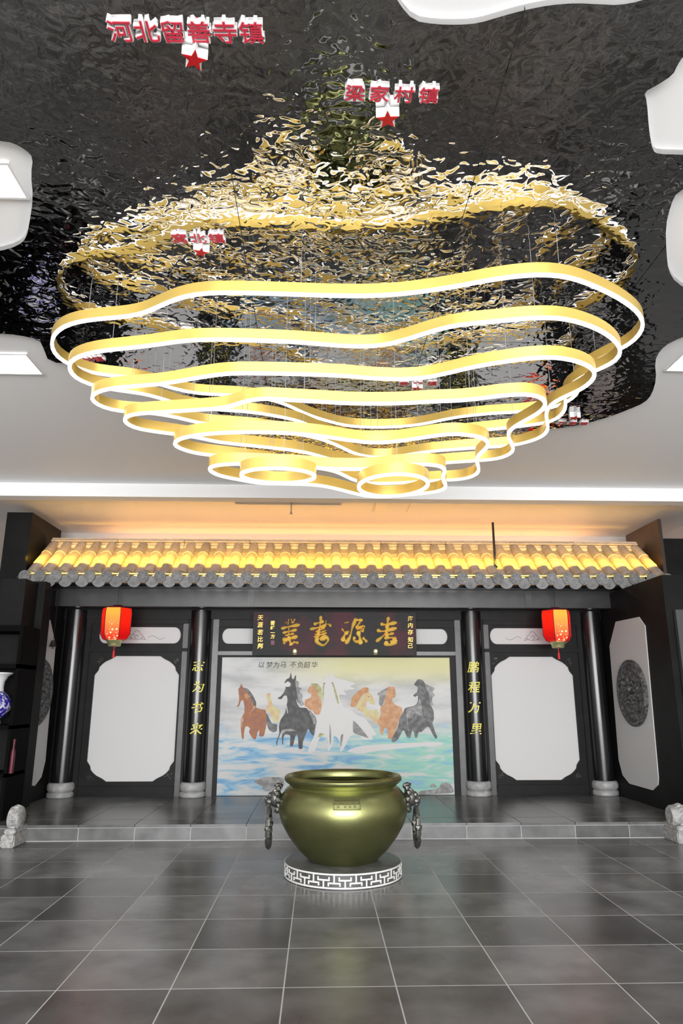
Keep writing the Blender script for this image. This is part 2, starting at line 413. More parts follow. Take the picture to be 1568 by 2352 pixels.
# ---- piers, gables and flanks
struct('wall_pier_left', B(-4.9, -3.635, 9.3, 9.56, STEP, 2.98), M_SHADE, 'plain dark pier in front of the left side wall', 'pier')
struct('wall_pier_right', B(XR + .08, X1, 8.28, 8.34, 0, onY(1540, 1402, 8.36).z), mat('grey_pier_paint', (0.05, 0.05, 0.05), 0.5), 'dark grey pier at the right edge of the platform', 'pier')
gz = onY(75, 1177, 9.75).z
gl = onY(17, 1177, 9.75).x; gi = onY(75, 1177, 9.75).x
struct('wall_gable_left', B(gl, gi, 9.75, 10.9, STEP, gz), M_SHADE, 'dark gable wall rising above the left end of the roof', 'wall')
gri = onY(1509, 1192, 9.8).x
struct('wall_gable_right', B(gri, gri + 0.05, 9.8, 10.9, STEP, onY(1509, 1192, 9.8).z), mat('warm_lit_gable', (0.035, 0.022, 0.018), 0.5), 'brown lit gable wall at the right end of the roof', 'wall')  # brown base colour stands in for warm light on the dark gable
struct('wall_flank_right', B(gri + 0.05, X1, 9.8, 10.0, 0, onY(1540, 1237, 9.8).z), M_SHADE, 'dark wall right of the roof gable', 'wall')
struct('wall_flank_left', B(X0, gl, 9.9, 10.0, 0, 3.1), M_SHADE)
# ---- eave beam
bx0, bx1 = -4.1, 4.98
beam = struct('trim_beam', B(bx0, bx1, 9.95, 10.12, 2.735, 2.985, 0.008), M_BEAM, 'long charcoal timber beam under the tiled eave', 'beam')
obj('fascia_board', B(bx0 - .02, bx1 + .02, 9.72, 9.96, 2.985, 3.03, 0.006), M_BLACK, beam)
obj('moulding', B(bx0 - .02, bx1 + .02, 9.66, 9.74, 3.005, 3.02, 0.004), M_FRAME, beam)
obj('soffit', B(bx0, bx1, 10.12, YW, 2.93, 2.97), M_BLACK, beam)
for x in (-1.02, 2.96): obj('joint_plate', B(x, x + 0.09, 9.942, 9.952, 2.74, 2.98), M_FRAME, beam)

# ================================================================== COLUMNS
def column(x, label, chars=None, xs=None, rows=None):
    t = thing('column', label, 'column', (x, 10.37, STEP), 0, 'black columns of the facade')
    bm = bmesh.new(); lathe(bm, [(0, .19), (.142, .19), (.145, .25), (.145, 2.56), (0, 2.56)], 40); obj('shaft', bm, M_BLACK, t, True)
    bm = bmesh.new(); lathe(bm, [(0, 0), (.165, 0), (.178, .012), (.178, .055), (.168, .068), (.155, .075), (.168, .085), (.182, .11), (.182, .155), (.17, .185), (.15, .197), (0, .197)], 40)
    o = obj('stone_base', bm, M_STONE, t, True); o['label'] = 'grey stone drum base'
    if chars:
        for ch, (px, pyy) in zip(chars, rows):
            p = onY(px, pyy, 10.37 - .145)
            me = glyph(ch, 0.165, 0.010, 0.0015, 0.18)
            me.transform(Mxyz((1, 0, 0), (0, 0, 1), (0, -1, 0), (p.x - x, -.150, p.z - STEP)))
            for v in me.vertices:
                dy = v.co.y + .150; cx = max(-.14, min(.14, v.co.x)); v.co.y = -math.sqrt(.148 ** 2 - cx * cx) - .003 + dy
            o = link('character', me, M_CGOLD, t); o['label'] = 'gold raised character'
    return t
column(-1.738, 'black column left of the horse painting with gold characters', '志为书来', None, ((455, 1529), (455, 1577), (453, 1625), (450, 1674)))
column(2.247, 'black column right of the horse painting with gold characters', '鹏程万里', None, ((1087, 1532), (1089, 1578), (1090, 1625), (1093, 1674)))
column(-3.545, 'plain black column beside the left side wall on its stone base')
column(4.04, 'plain black column beside the right side wall on its stone base')

# ================================================================== PAINTING
pt = thing('horse_painting', 'wide painting of eight horses galloping through blue surf', 'painting', (0.25, YW + 0.02, STEP))
def PP(x, y, d): p = onY(x, y, YW + 0.02); return (p.x - 0.25, d, p.z - STEP)
def canvas_mat():
    m = bpy.data.materials.new('painted_sea_and_sky'); m.use_nodes = True; nt = m.node_tree; N = nt.nodes; L = nt.links
    b = N['Principled BSDF']; b.inputs['Roughness'].default_value = 0.5
    tc = N.new('ShaderNodeTexCoord'); sp = N.new('ShaderNodeSeparateXYZ'); L.new(tc.outputs['Object'], sp.inputs[0])
    def ramp(src, els):
        r = N.new('ShaderNodeValToRGB'); e = r.color_ramp.elements
        while len(e) < len(els): e.new(0.5)
        for el, (p, c) in zip(e, els): el.position = p; el.color = (*c, 1)
        L.new(src, r.inputs['Fac']); return r.outputs['Color']
    mp = N.new('ShaderNodeMapping'); mp.inputs['Scale'].default_value = (1.3, 1, 6.5); L.new(tc.outputs['Object'], mp.inputs['Vector'])
    n1 = N.new('ShaderNodeTexNoise'); n1.inputs['Scale'].default_value = 1.6; n1.inputs['Detail'].default_value = 5; n1.inputs['Distortion'].default_value = 0.8; L.new(mp.outputs[0], n1.inputs['Vector'])
    sea_l = ramp(n1.outputs['Fac'], [(.36, (0.102, 0.2584, 0.4488)), (.45, (0.204, 0.3944, 0.544)), (.52, (0.4216, 0.4624, 0.476)), (.62, (0.5032, 0.5032, 0.5032))])
    sea_r = ramp(n1.outputs['Fac'], [(.34, (0.1768, 0.3536, 0.544)), (.44, (0.2176, 0.476, 0.3944)), (.54, (0.2856, 0.4896, 0.4216)), (.62, (0.5032, 0.5032, 0.4964))])
    xf = N.new('ShaderNodeMapRange'); xf.inputs['From Min'].default_value = -0.3; xf.inputs['From Max'].default_value = 0.9; L.new(sp.outputs['X'], xf.inputs['Value'])
    mx = N.new('ShaderNodeMix'); mx.data_type = 'RGBA'; L.new(xf.outputs[0], mx.inputs[0]); L.new(sea_l, mx.inputs[6]); L.new(sea_r, mx.inputs[7])
    # sky: pale grey with soft mountains, cream glow at the upper right
    mp2 = N.new('ShaderNodeMapping'); mp2.inputs['Scale'].default_value = (1.0, 1, 3.2); L.new(tc.outputs['Object'], mp2.inputs['Vector'])
    n2 = N.new('ShaderNodeTexNoise'); n2.inputs['Scale'].default_value = 1.5; n2.inputs['Detail'].default_value = 4; L.new(mp2.outputs[0], n2.inputs['Vector'])
    sky = ramp(n2.outputs['Fac'], [(.38, (0.3536, 0.3604, 0.3672)), (.52, (0.4896, 0.4964, 0.4964)), (.7, (0.5576, 0.5576, 0.544))])
    gx_ = N.new('ShaderNodeMapRange'); gx_.inputs['From Min'].default_value = -1.1; gx_.inputs['From Max'].default_value = 0.1; L.new(sp.outputs['X'], gx_.inputs['Value'])
    gz_ = N.new('ShaderNodeMapRange'); gz_.inputs['From Min'].default_value = 1.45; gz_.inputs['From Max'].default_value = 1.72; L.new(sp.outputs['Z'], gz_.inputs['Value'])
    mu = N.new('ShaderNodeMath'); mu.operation = 'MULTIPLY'; L.new(gx_.outputs[0], mu.inputs[0]); L.new(gz_.outputs[0], mu.inputs[1])
    ms = N.new('ShaderNodeMix'); ms.data_type = 'RGBA'; L.new(mu.outputs[0], ms.inputs[0]); L.new(sky, ms.inputs[6]); ms.inputs[7].default_value = (.56, .54, .28, 1)
    zf = N.new('ShaderNodeMapRange'); zf.inputs['From Min'].default_value = 0.88; zf.inputs['From Max'].default_value = 0.62
    ad = N.new('ShaderNodeMath'); ad.operation = 'MULTIPLY_ADD'; L.new(n1.outputs['Fac'], ad.inputs[0]); ad.inputs[1].default_value = 0.5; L.new(sp.outputs['Z'], ad.inputs[2])
    zf.inputs['From Min'].default_value = 1.22; zf.inputs['From Max'].default_value = 1.0
    L.new(ad.outputs[0], zf.inputs['Value'])
    mz = N.new('ShaderNodeMix'); mz.data_type = 'RGBA'; L.new(zf.outputs[0], mz.inputs[0]); L.new(ms.outputs[2], mz.inputs[6]); L.new(mx.outputs[2], mz.inputs[7])
    L.new(mz.outputs[2], b.inputs['Base Color']); return m
obj('canvas', B(pt_l - .25 - .01, pt_r - .25 + .01, 0, .012, 0.005, pt_z1 - STEP + .01), canvas_mat(), pt)
def pc(n, c, c2=None): return mat('paint_' + n, c, 0.55, noise=(c2, 14, 0.42, 0.62) if c2 else None)
P_CHEST = pc('chestnut', (0.306, 0.1156, 0.0374), (0.2448, 0.0884, 0.0612)); P_LCHEST = pc('light_chestnut', (0.4216, 0.204, 0.0884), (0.51, 0.2856, 0.1496)); P_PALO = pc('palomino', (0.5032, 0.476, 0.2448), (0.5304, 0.34, 0.1768))
P_BLACK = pc('black', (0.0306, 0.0306, 0.032), (0.068, 0.068, 0.068)); P_DGREY = pc('dark_grey', (0.068, 0.068, 0.0714), (0.1496, 0.1496, 0.1496)); P_GREY = pc('grey', (0.1768, 0.1768, 0.1768), (0.306, 0.306, 0.306))
P_WHITE = pc('white', (0.544, 0.544, 0.5372)); P_OLIVE = pc('olive', (0.272, 0.272, 0.1088), (0.4216, 0.408, 0.204)); P_ORANGE = pc('orange', (0.476, 0.2448, 0.1088), (0.4216, 0.1768, 0.068))
TA = lambda p: (490 + p[0] * .1212, 1530 + p[1] * .1212)
TB = lambda p: (620 + p[0] * .1212, 1530 + p[1] * .1212)
TC = lambda p: (780 + p[0] * .1722, 1540 + p[1] * .1722)
TD = lambda p: (480 + p[0] * .3827, 1480 + p[1] * .3827)
def soften(p, k=.14):
    q = []
    for i in range(len(p)):
        a, b = p[i], p[(i + 1) % len(p)]
        q.append((a[0] * (1 - k) + b[0] * k, a[1] * (1 - k) + b[1] * k)); q.append((a[0] * k + b[0] * (1 - k), a[1] * k + b[1] * (1 - k)))
    return q
def poly(T, pts, d): return [PP(*T(p), d) for p in soften(soften(pts), .2)]
def paint(name, T, pts, m, d, parent=None, label=None):
    bm = bmesh.new(); lp = [(q[0], q[2]) for q in poly(T, pts, 0)]
    slab(bm, [lp], FXZ, -d - .0012, -d); o = obj(name, bm, m, parent or pt)
    if label: o['label'] = label
    return o
h2 = paint('painted_horse', TA, [(1000, 520), (1080, 510), (1090, 620), (1130, 760), (1270, 830), (1250, 980), (1220, 1080), (1140, 1060), (1090, 900), (1000, 840), (1000, 770), (1050, 740), (1010, 620)], P_PALO, .001, label='pale horse seen far behind')
h1 = paint('painted_horse', TA, [(440, 775), (475, 710), (490, 620), (478, 500), (470, 430), (500, 400), (533, 325), (555, 400), (620, 430), (690, 520), (725, 600), (745, 690), (810, 790), (900, 820), (990, 825), (1005, 950), (1012, 1050), (990, 1180), (955, 1335), (862, 1335), (870, 1205), (835, 1250), (805, 1390), (748, 1380), (668, 1245), (700, 1180), (640, 1135), (600, 1150), (582, 1240), (575, 1380), (540, 1380), (518, 1180), (525, 980), (585, 890), (590, 780), (565, 640), (520, 660), (485, 765)], P_CHEST, .002, label='chestnut horse at the left')
paint('mane', TA, [(540, 400), (660, 430), (745, 550), (810, 680), (810, 765), (760, 745), (715, 600), (640, 490)], P_DGREY, .0035, h1)
paint('tail', TA, [(1000, 870), (1050, 980), (1110, 1090), (1210, 1100), (1205, 1235), (1130, 1260), (1050, 1210), (1008, 1080)], P_DGREY, .0035, h1)
h4 = paint('painted_horse', TB, [(705, 475), (755, 370), (860, 365), (910, 470), (950, 620), (985, 700), (965, 830), (935, 920), (850, 915), (800, 835), (700, 815), (655, 760), (655, 640), (770, 600), (780, 530), (730, 505)], P_LCHEST, .001, label='light chestnut horse behind the black one')
paint('mane', TB, [(755, 330), (900, 325), (975, 420), (985, 650), (930, 620), (880, 425), (810, 375)], P_OLIVE, .0025, h4)
h3 = paint('painted_horse', TB, [(145, 605), (210, 565), (275, 480), (300, 400), (265, 335), (305, 250), (370, 222), (395, 110), (412, 225), (440, 255), (492, 150), (492, 300), (522, 420), (545, 550), (525, 650), (555, 765), (690, 790), (765, 850), (862, 960), (882, 1060), (862, 1130), (822, 1330), (770, 1270), (722, 1175), (680, 1280), (622, 1430), (612, 1570), (538, 1570), (528, 1300), (482, 1310), (442, 1480), (432, 1520), (372, 1520), (388, 1305), (282, 1290), (252, 1350), (247, 1490), (228, 1480), (226, 1290), (236, 1195), (208, 1250), (142, 1420), (132, 1530), (113, 1440), (178, 1280), (165, 1150), (195, 1020), (280, 900), (312, 760), (332, 640), (318, 555), (262, 560), (222, 625), (158, 625)], P_BLACK, .003, label='black horse with white blaze')
paint('mane', TB, [(470, 260), (560, 300), (530, 400), (610, 420), (550, 470), (620, 560), (600, 640), (655, 725), (570, 765), (525, 640), (500, 450)], P_GREY, .0045, h3)
paint('blaze', TB, [(262, 335), (345, 285), (395, 330), (375, 390), (300, 395)], P_WHITE, .0045, h3)
paint('highlight', TB, [(240, 1195), (400, 1185), (510, 1225), (400, 1240), (300, 1235), (245, 1280), (222, 1380), (222, 1260)], P_GREY, .0045, h3)
h5 = paint('painted_horse', TD, [(688, 345), (684, 290), (684, 235), (700, 205), (712, 168), (722, 196), (738, 166), (750, 200), (790, 208), (885, 235), (840, 252), (882, 268), (800, 276), (830, 305), (775, 300), (790, 345), (806, 378), (850, 392), (880, 420), (930, 440), (965, 480), (1008, 545), (975, 548), (985, 572), (930, 575), (905, 548), (866, 535), (840, 560), (822, 600), (800, 640), (782, 645), (790, 600), (770, 560), (748, 545), (738, 600), (722, 640), (708, 636), (716, 590), (706, 555), (668, 552), (650, 590), (640, 630), (604, 658), (592, 640), (604, 600), (632, 548), (642, 500), (650, 455), (676, 400)], P_WHITE, .0035, label='white horse in the centre')
paint('mane', TD, [(738, 212), (752, 250), (768, 300), (780, 358), (768, 352), (752, 290), (740, 240)], P_OLIVE, .005, h5)
paint('mane', TD, [(684, 235), (692, 228), (690, 290), (686, 340), (680, 300)], P_OLIVE, .005, h5)
paint('shadow_stripe', TD, [(722, 470), (734, 520), (730, 600), (724, 606), (722, 540)], P_GREY, .005, h5)
paint('shadow_stripe', TD, [(862, 452), (892, 480), (925, 520), (962, 566), (900, 545), (862, 530)], P_GREY, .005, h5)
paint('shadow_stripe', TD, [(790, 545), (806, 535), (800, 580), (790, 620), (786, 580)], P_GREY, .005, h5)
paint('shadow_stripe', TD, [(664, 530), (700, 540), (672, 552), (650, 560)], P_OLIVE, .005, h5)
for ex in (692, 738): paint('eye', TD, [(ex - 4, 230), (ex + 4, 230), (ex + 3, 238), (ex - 3, 238)], P_DGREY, .006, h5)
paint('highlight', TA, [(720, 690), (745, 700), (800, 780), (720, 860), (660, 950), (690, 880), (760, 790)], P_LCHEST, .0035, h1)
paint('highlight', TA, [(575, 560), (620, 500), (700, 600), (640, 580), (660, 640), (600, 600)], P_LCHEST, .0035, h1)
paint('highlight', TA, [(535, 960), (560, 960), (575, 1050), (550, 1040), (545, 1160), (528, 1160)], P_LCHEST, .0035, h1)
paint('eye', TA, [(530, 505), (560, 500), (565, 520), (540, 530)], P_DGREY, .0045, h1)
paint('highlight', TB, [(490, 600), (520, 680), (560, 755), (690, 765), (740, 830), (755, 960), (735, 850), (690, 790), (560, 785), (510, 700)], P_WHITE, .0045, h3)
paint('highlight', TB, [(310, 740), (325, 780), (340, 900), (330, 900), (310, 800)], P_WHITE, .0045, h3)
paint('highlight', TB, [(720, 840), (780, 870), (850, 960), (870, 1080), (830, 1110), (790, 990)], P_GREY, .0045, h3)
paint('foam', TD, [(820, 640), (900, 610), (1100, 595), (1380, 585), (1420, 600), (1200, 620), (1000, 640), (900, 660)], P_WHITE, .001)
paint('eye', TC, [(375, 345), (395, 345), (390, 355), (378, 355)], P_DGREY, .006)
h6 = paint('painted_horse', TC, [(215, 485), (275, 380), (330, 300), (400, 285), (442, 350), (478, 455), (420, 455), (380, 410), (350, 420), (350, 500), (400, 530), (500, 520), (525, 600), (570, 640), (515, 715), (450, 690), (440, 645), (350, 625), (308, 560), (245, 530)], P_PALO, .001, label='palomino horse with orange mane')
paint('mane', TC, [(318, 225), (385, 230), (385, 290), (320, 305), (260, 390), (210, 490), (145, 485), (155, 370), (230, 285)], P_ORANGE, .0025, h6)
h7 = paint('painted_horse', TC, [(640, 210), (735, 220), (750, 350), (705, 370), (695, 410), (750, 465), (825, 490), (840, 570), (795, 625), (775, 720), (745, 800), (705, 905), (640, 915), (630, 765), (592, 765), (575, 865), (535, 845), (538, 750), (495, 690), (550, 600), (536, 500), (600, 440), (606, 320)], P_LCHEST, .002, label='chestnut horse with grey mane')
paint('mane', TC, [(640, 225), (560, 270), (495, 310), (530, 345), (520, 440), (550, 485), (592, 430), (608, 330)], P_GREY, .0035, h7)
h8 = paint('painted_horse', TC, [(985, 190), (1040, 115), (1105, 125), (1145, 190), (1205, 290), (1240, 330), (1215, 470), (1252, 540), (1258, 650), (1232, 700), (1272, 820), (1302, 885), (1280, 920), (1238, 850), (1180, 735), (1085, 825), (1052, 815), (1032, 900), (1000, 900), (990, 825), (962, 795), (945, 900), (900, 900), (850, 780), (775, 925), (710, 965), (685, 920), (720, 860), (782, 740), (792, 640), (850, 550), (870, 500), (1000, 470), (1042, 420), (1042, 330), (1000, 355), (975, 330), (1030, 290), (1042, 220)], P_DGREY, .003, label='dark grey horse at the right')
paint('mane', TC, [(1130, 175), (1275, 235), (1230, 280), (1275, 330), (1215, 380), (1255, 465), (1205, 465), (1185, 300), (1140, 210)], P_GREY, .0045, h8)
paint('highlight', TC, [(880, 510), (960, 490), (1050, 430), (1060, 350), (1090, 460), (1110, 620), (1000, 560), (960, 640), (900, 640), (930, 890), (890, 640)], P_GREY, .0045, h8)
paint('painted_rock', TD, [(262, 822), (330, 795), (450, 798), (450, 850), (400, 872), (330, 884), (318, 852)], P_GREY, .001)
paint('painted_rock', TD, [(1250, 905), (1262, 880), (1340, 872), (1375, 862), (1400, 828), (1440, 830), (1466, 868), (1467, 892)], P_GREY, .001)
paint('painted_rock', TD, [(1318, 852), (1345, 833), (1366, 855), (1345, 862)], P_GREY, .001)
for ch, x in zip('以梦为马不负韶华', (600, 619, 634, 650, 673, 689, 705, 722)):
    p = onY(x, 1527, YW + 0.02); me = glyph(ch, 0.098, 0.001, 0.0, 0.15)
    me.transform(Mxyz((1, 0, 0), (0, 0, 1), (0, -1, 0), (p.x - .25, -.0015, p.z - STEP))); link('character', me, M_INK, pt)

# ================================================================== SIGNBOARD
YSG = 10.15
sg = thing('signboard', 'black horizontal signboard with four gold brush characters', 'sign', (onY(770, 1505, YSG).x, YSG + .03, onY(770, 1505, YSG).z))
so = sg.location.copy()
a, b = onY(582, 1405, YSG), onY(957, 1505, YSG)
bm = B(a.x - so.x, b.x - so.x, -.03, .03, 0, a.z - b.z, 0.006); obj('board', bm, M_SIGN, sg)
for z0 in (0.02, a.z - b.z - 0.06): obj('hanger', B(-.9, -.84, .03, .215, z0, z0 + .04), M_BLACK, sg); obj('hanger', B(.84, .9, .03, .215, z0, z0 + .04), M_BLACK, sg)
def brush(strokes, ox, oy, name, label):
    bm = bmesh.new()
    for pts, wd in strokes:
        if len(pts) == 1: pts = [pts[0], (pts[0][0] + 4, pts[0][1] + 4)]
        P = [onY(ox + x * .1339, oy + y * .1339, YSG) - so for x, y in pts]
        Q = []
        for i in range(len(P) - 1):
            for k in range(4): Q.append(P[i].lerp(P[i + 1], k / 4))
        Q.append(P[-1])
        if len(Q) > 6:
            for _ in range(2): Q = [Q[0]] + [(Q[i - 1] + Q[i] * 2 + Q[i + 1]) / 4 for i in range(1, len(Q) - 1)] + [Q[-1]]
        n = len(Q); w0 = 1.2 * wd * .1339 * 10.3 / 1600 / 2
        prof = []
        for i in range(n):
            t = i / (n - 1); k = 0.72 + 0.42 * math.cos(t * 2.2 * PI) * .5 + .12 * math.sin(t * 9)
            if i == 0 or i == n - 1: k *= .55
            prof.append(w0 * k)
        rings = []
        for i, p in enumerate(Q):
            t = (Q[min(i + 1, n - 1)] - Q[max(i - 1, 0)]).normalized(); u = Vector((-t.z, 0, t.x))
            ring = []
            for s, dep in ((-1, -.030), (-.75, -.045), (0, -.056), (.75, -.045), (1, -.030)):
                ring.append(bm.verts.new(Vector((p.x, dep, p.z)) + u * (s * prof[i])))
            rings.append(ring)
        for r0, r1 in zip(rings, rings[1:]):
            for k in range(4): bm.faces.new((r0[k], r0[k + 1], r1[k + 1], r1[k]))
        bm.faces.new(rings[0]); bm.faces.new(rings[-1][::-1])
    o = obj(name, bm, M_SGOLD, sg, True); o['label'] = label
brush([([(630, 240), (655, 210)], 22), ([(692, 160), (680, 260)], 26), ([(735, 160), (752, 240)], 26), ([(800, 160), (760, 235)], 34), ([(562, 328), (680, 295), (885, 260)], 50), ([(588, 402), (700, 375), (835, 345)], 44), ([(635, 448), (785, 410)], 40), ([(695, 290), (692, 450)], 28), ([(588, 515), (700, 500), (845, 460)], 58), ([(690, 460), (718, 560), (745, 615)], 66), ([(605, 520), (620, 595)], 48), ([(630, 550), (700, 510)], 56), ([(765, 560), (862, 572)], 50)], 570, 1400, 'character', 'gold carved brush character')
brush([([(1245, 112), (1240, 200), (1220, 330), (1185, 490)], 50), ([(1118, 252), (1200, 230), (1295, 200)], 50), ([(1290, 290), (1325, 250), (1390, 250), (1418, 295)], 38), ([(1337, 185), (1325, 250)], 26), ([(1056, 338), (1200, 310), (1335, 270)], 48), ([(1155, 382), (1315, 310)], 38), ([(1138, 432), (1335, 358)], 32), ([(1126, 472), (1345, 400)], 40), ([(1195, 470), (1158, 550), (1290, 635), (1385, 520), (1330, 460), (1230, 520)], 62), ([(1240, 505), (1325, 520)], 40)], 570, 1400, 'character', 'gold carved brush character')
brush([([(155, 232), (228, 213)], 32), ([(108, 270)], 28), ([(112, 325), (150, 390), (235, 380)], 36), ([(205, 385), (150, 440), (122, 550)], 70), ([(315, 172), (465, 185)], 66), ([(340, 180), (290, 300), (250, 480), (175, 590)], 56), ([(425, 215), (350, 310)], 42), ([(345, 322), (518, 268), (480, 340), (460, 392)], 36), ([(365, 345), (465, 318)], 30), ([(365, 385), (455, 358)], 30), ([(385, 375), (420, 480), (432, 600)], 74), ([(330, 465), (308, 545), (395, 552)], 50), ([(468, 478), (545, 560)], 56)], 770, 1400, 'character', 'gold carved brush character')
brush([([(912, 130), (890, 230), (880, 330)], 56), ([(770, 245), (850, 262), (1050, 222)], 56), ([(710, 350), (800, 382), (1048, 318)], 56), ([(905, 240), (870, 400), (790, 480), (695, 552)], 48), ([(845, 442), (1000, 408)], 50), ([(835, 492), (960, 480), (1045, 502)], 50), ([(840, 560), (930, 622), (1048, 520)], 84), ([(880, 330), (892, 490)], 62), ([(940, 560), (1010, 540)], 60)], 770, 1400, 'character', 'gold carved brush character')
def small(ch, px, pyy, sz):
    p = onY(px, pyy, YSG) - so; me = glyph(ch, sz, 0.006, 0.0012, 0.1)
    me.transform(Mxyz((1, 0, 0), (0, 0, 1), (0, -1, 0), (p.x, -.033, p.z))); o = link('small_character', me, M_SGOLD, sg)
for ch, yy in zip('天涯若比鄰', (1419, 1435, 1452, 1468, 1484)): small(ch, 597.5, yy, .082)
for ch, yy in zip('海内存知己', (1421, 1436.5, 1452, 1469, 1483)): small(ch, 942, yy, .080)
for ch, yy in zip('雲峰一方', (1431, 1442, 1453, 1462)): small(ch, 626, yy, .066)
p = onY(626, 1476, YSG) - so; obj('seal', B(p.x - .025, p.x + .025, -.033, -.03, p.z - .03, p.z + .03), mat('faded_red_seal', (.16, .03, .07), .5), sg)
for px in (677, 862):
    p = onY(px, 1496, YSG) - so; bm = bmesh.new()
    lathe(bm, [(0, -.042), (.022, -.040), (.042, -.020), (.045, 0), (.04, .01), (0, .01)], 12, (p.x, -.04, p.z), 'Y')
    for k in (-1, 0, 1): sphere(bm, (p.x + k * .014, -.045, p.z - .042), .010, 1)
    o = obj('brass_knob', bm, M_BRASS, sg, True); o['label'] = 'round brass lotus knob'

# ================================================================== TILED ROOF
roof = thing('tiled_roof', 'sloping grey tiled eave lit yellow by hidden strips above the facade', 'roof', (0.35, 9.6, 3.12))
ro = roof.location.copy()
apx = [72.6, 106, 142.5, 180, 218, 256, 295, 338, 376, 414.5, 452, 491, 532, 570, 611, 651, 691, 733.5, 773, 815, 855, 894, 935, 975.6, 1016.5, 1055.7, 1095.8, 1136, 1176, 1216, 1256, 1293, 1329.7, 1368, 1406.6, 1441.7, 1481.8, 1515]
xs = [onY(p, 1308, 9.65).x - ro.x for p in apx]
yE, zE, yR, zR = 9.66 - ro.y, 3.095 - ro.z, 10.36 - ro.y, 3.655 - ro.z     # pan surface at eave and ridge
sl = math.atan2(zR - zE, yR - yE); SL = math.hypot(yR - yE, zR - zE)
def arcmesh(name, r0, r1, ln, m, thick, a0=0.0, a1=PI, n=10, flip=1):
    bm = bmesh.new(); R = []
    for s, r in ((0, r0), (ln, r1)):
        R.append([[bm.verts.new(((r - th) * math.cos(a0 + (a1 - a0) * i / n), s, flip * (r - th) * math.sin(a0 + (a1 - a0) * i / n))) for i in range(n + 1)] for th in (0, thick)])
    for i in range(n):
        for th in (0, 1): bm.faces.new((R[0][th][i], R[0][th][i + 1], R[1][th][i + 1], R[1][th][i]))
        for s in (0, 1): bm.faces.new((R[s][0][i], R[s][0][i + 1], R[s][1][i + 1], R[s][1][i]))
    for i in (0, n): bm.faces.new((R[0][0][i], R[1][0][i], R[1][1][i], R[0][1][i]))
    bmesh.ops.recalc_face_normals(bm, faces=bm.faces)
    me = bpy.data.meshes.new(name); bm.to_mesh(me); bm.free(); me.materials.append(m)
    for p in me.polygons: p.use_smooth = True
    try: me.set_sharp_from_angle(angle=math.radians(40))
    except Exception: pass
    return me
cov = arcmesh('cover_tile', .076, .068, SL / 3 + .02, M_RTILE, .014)
col = arcmesh('collar', .084, .084, .035, M_DISC, .016)
pan = arcmesh('pan_tile', .130, .122, .17, M_RTILE, .012, PI * 1.22, PI * 1.78, 8)
def on_slope(s, up=0.0): return (yE + s * math.cos(sl) - up * math.sin(sl), zE + s * math.sin(sl) + up * math.cos(sl))
bm = bmesh.new(); lathe(bm, [(0, -.012), (.030, -.013), (.036, -.008), (.062, -.008), (.068, -.016), (.080, -.016), (.082, 0), (.082, .016), (0, .016)], 20, axis='Y')
for k in range(6): sphere(bm, (.048 * math.cos(k * PI / 3), -.010, .048 * math.sin(k * PI / 3)), .011, 1)
bmesh.ops.recalc_face_normals(bm, faces=bm.faces); capm = bpy.data.meshes.new('end_cap'); bm.to_mesh(capm); bm.free(); capm.materials.append(M_DISC)
lp = [(.090 * math.cos(t), .078 * math.sin(t) - .004) for t in [2 * PI * k / 22 for k in range(22)]]
bm = bmesh.new(); slab(bm, [lp], FXZ, -.008, .008); sphere(bm, (0, -.008, -.03), .02, 1, (1.4, .5, 1))
bmesh.ops.recalc_face_normals(bm, faces=bm.faces); dripm = bpy.data.meshes.new('drip_tile'); bm.to_mesh(dripm); bm.free(); dripm.materials.append(M_DISC)
for i, x in enumerate(xs):
    for k in range(3):
        y, z = on_slope(k * SL / 3, 0.035); o = link('cover_tile', cov, None, roof); o.location = (x, y, z); o.rotation_euler = (sl, 0, 0)
    y, z = on_slope(-.03, 0.035); o = link('collar', col, None, roof); o.location = (x, y, z); o.rotation_euler = (sl, 0, 0)
    p = onY(784 + (apx[i] - 784) * 1.022, 1322, 9.45); o = link('end_cap', capm, None, roof); o.location = (p.x - ro.x, 9.45 - ro.y, 3.075 - ro.z); o.rotation_euler = (0.1, random.uniform(0, 1), 0)
    if i:
        xm = (xs[i - 1] + x) / 2
        for k in range(6):
            y, z = on_slope(k * SL / 6, 0.128); o = link('pan_tile', pan, None, roof); o.location = (xm, y, z); o.rotation_euler = (sl - .07, 0, 0)
        q = onY(784 + ((apx[i] + apx[i - 1]) / 2 - 784) * 1.022, 1337, 9.44)
        o = link('drip_tile', dripm, None, roof); o.location = (q.x - ro.x, 9.475 - ro.y, 3.018 - ro.z); o.rotation_euler = (0.12, 0, 0)
xa, xb = xs[0] - .12, xs[-1] + .12
bm = bmesh.new(); v = []
for (y, z) in (on_slope(-.02, -.045), on_slope(SL + .1, -.045), on_slope(SL + .1, -.005), on_slope(-.02, -.005)): v.append((bm.verts.new((xa, y, z)), bm.verts.new((xb, y, z))))
for i in range(4): bm.faces.new((v[i][0], v[i][1], v[(i + 1) % 4][1], v[(i + 1) % 4][0]))
bm.faces.new([q[0] for q in v]); bm.faces.new([q[1] for q in v][::-1])
obj('roof_board', bm, M_BLACK, roof)
obj('eave_board', B(xa, xb, 9.48 - ro.y, 9.68 - ro.y, 3.05 - ro.z, 3.085 - ro.z), M_BLACK, roof)
for k, (dy, z0, z1) in enumerate(((0, 3.655, 3.70), (.03, 3.702, 3.745), (-.015, 3.747, 3.775), (.02, 3.777, 3.81))):
    n = 9
    for j in range(n):
        L = (xb - xa - .16) / n; xx = xa + .08 + j * L
        obj('ridge_tile', B(xx + .002, xx + L - .002, 10.33 + dy - ro.y, 10.46 - dy - ro.y, z0 - ro.z + random.uniform(-.003, .003), z1 - ro.z, .006), M_RTILE, roof)
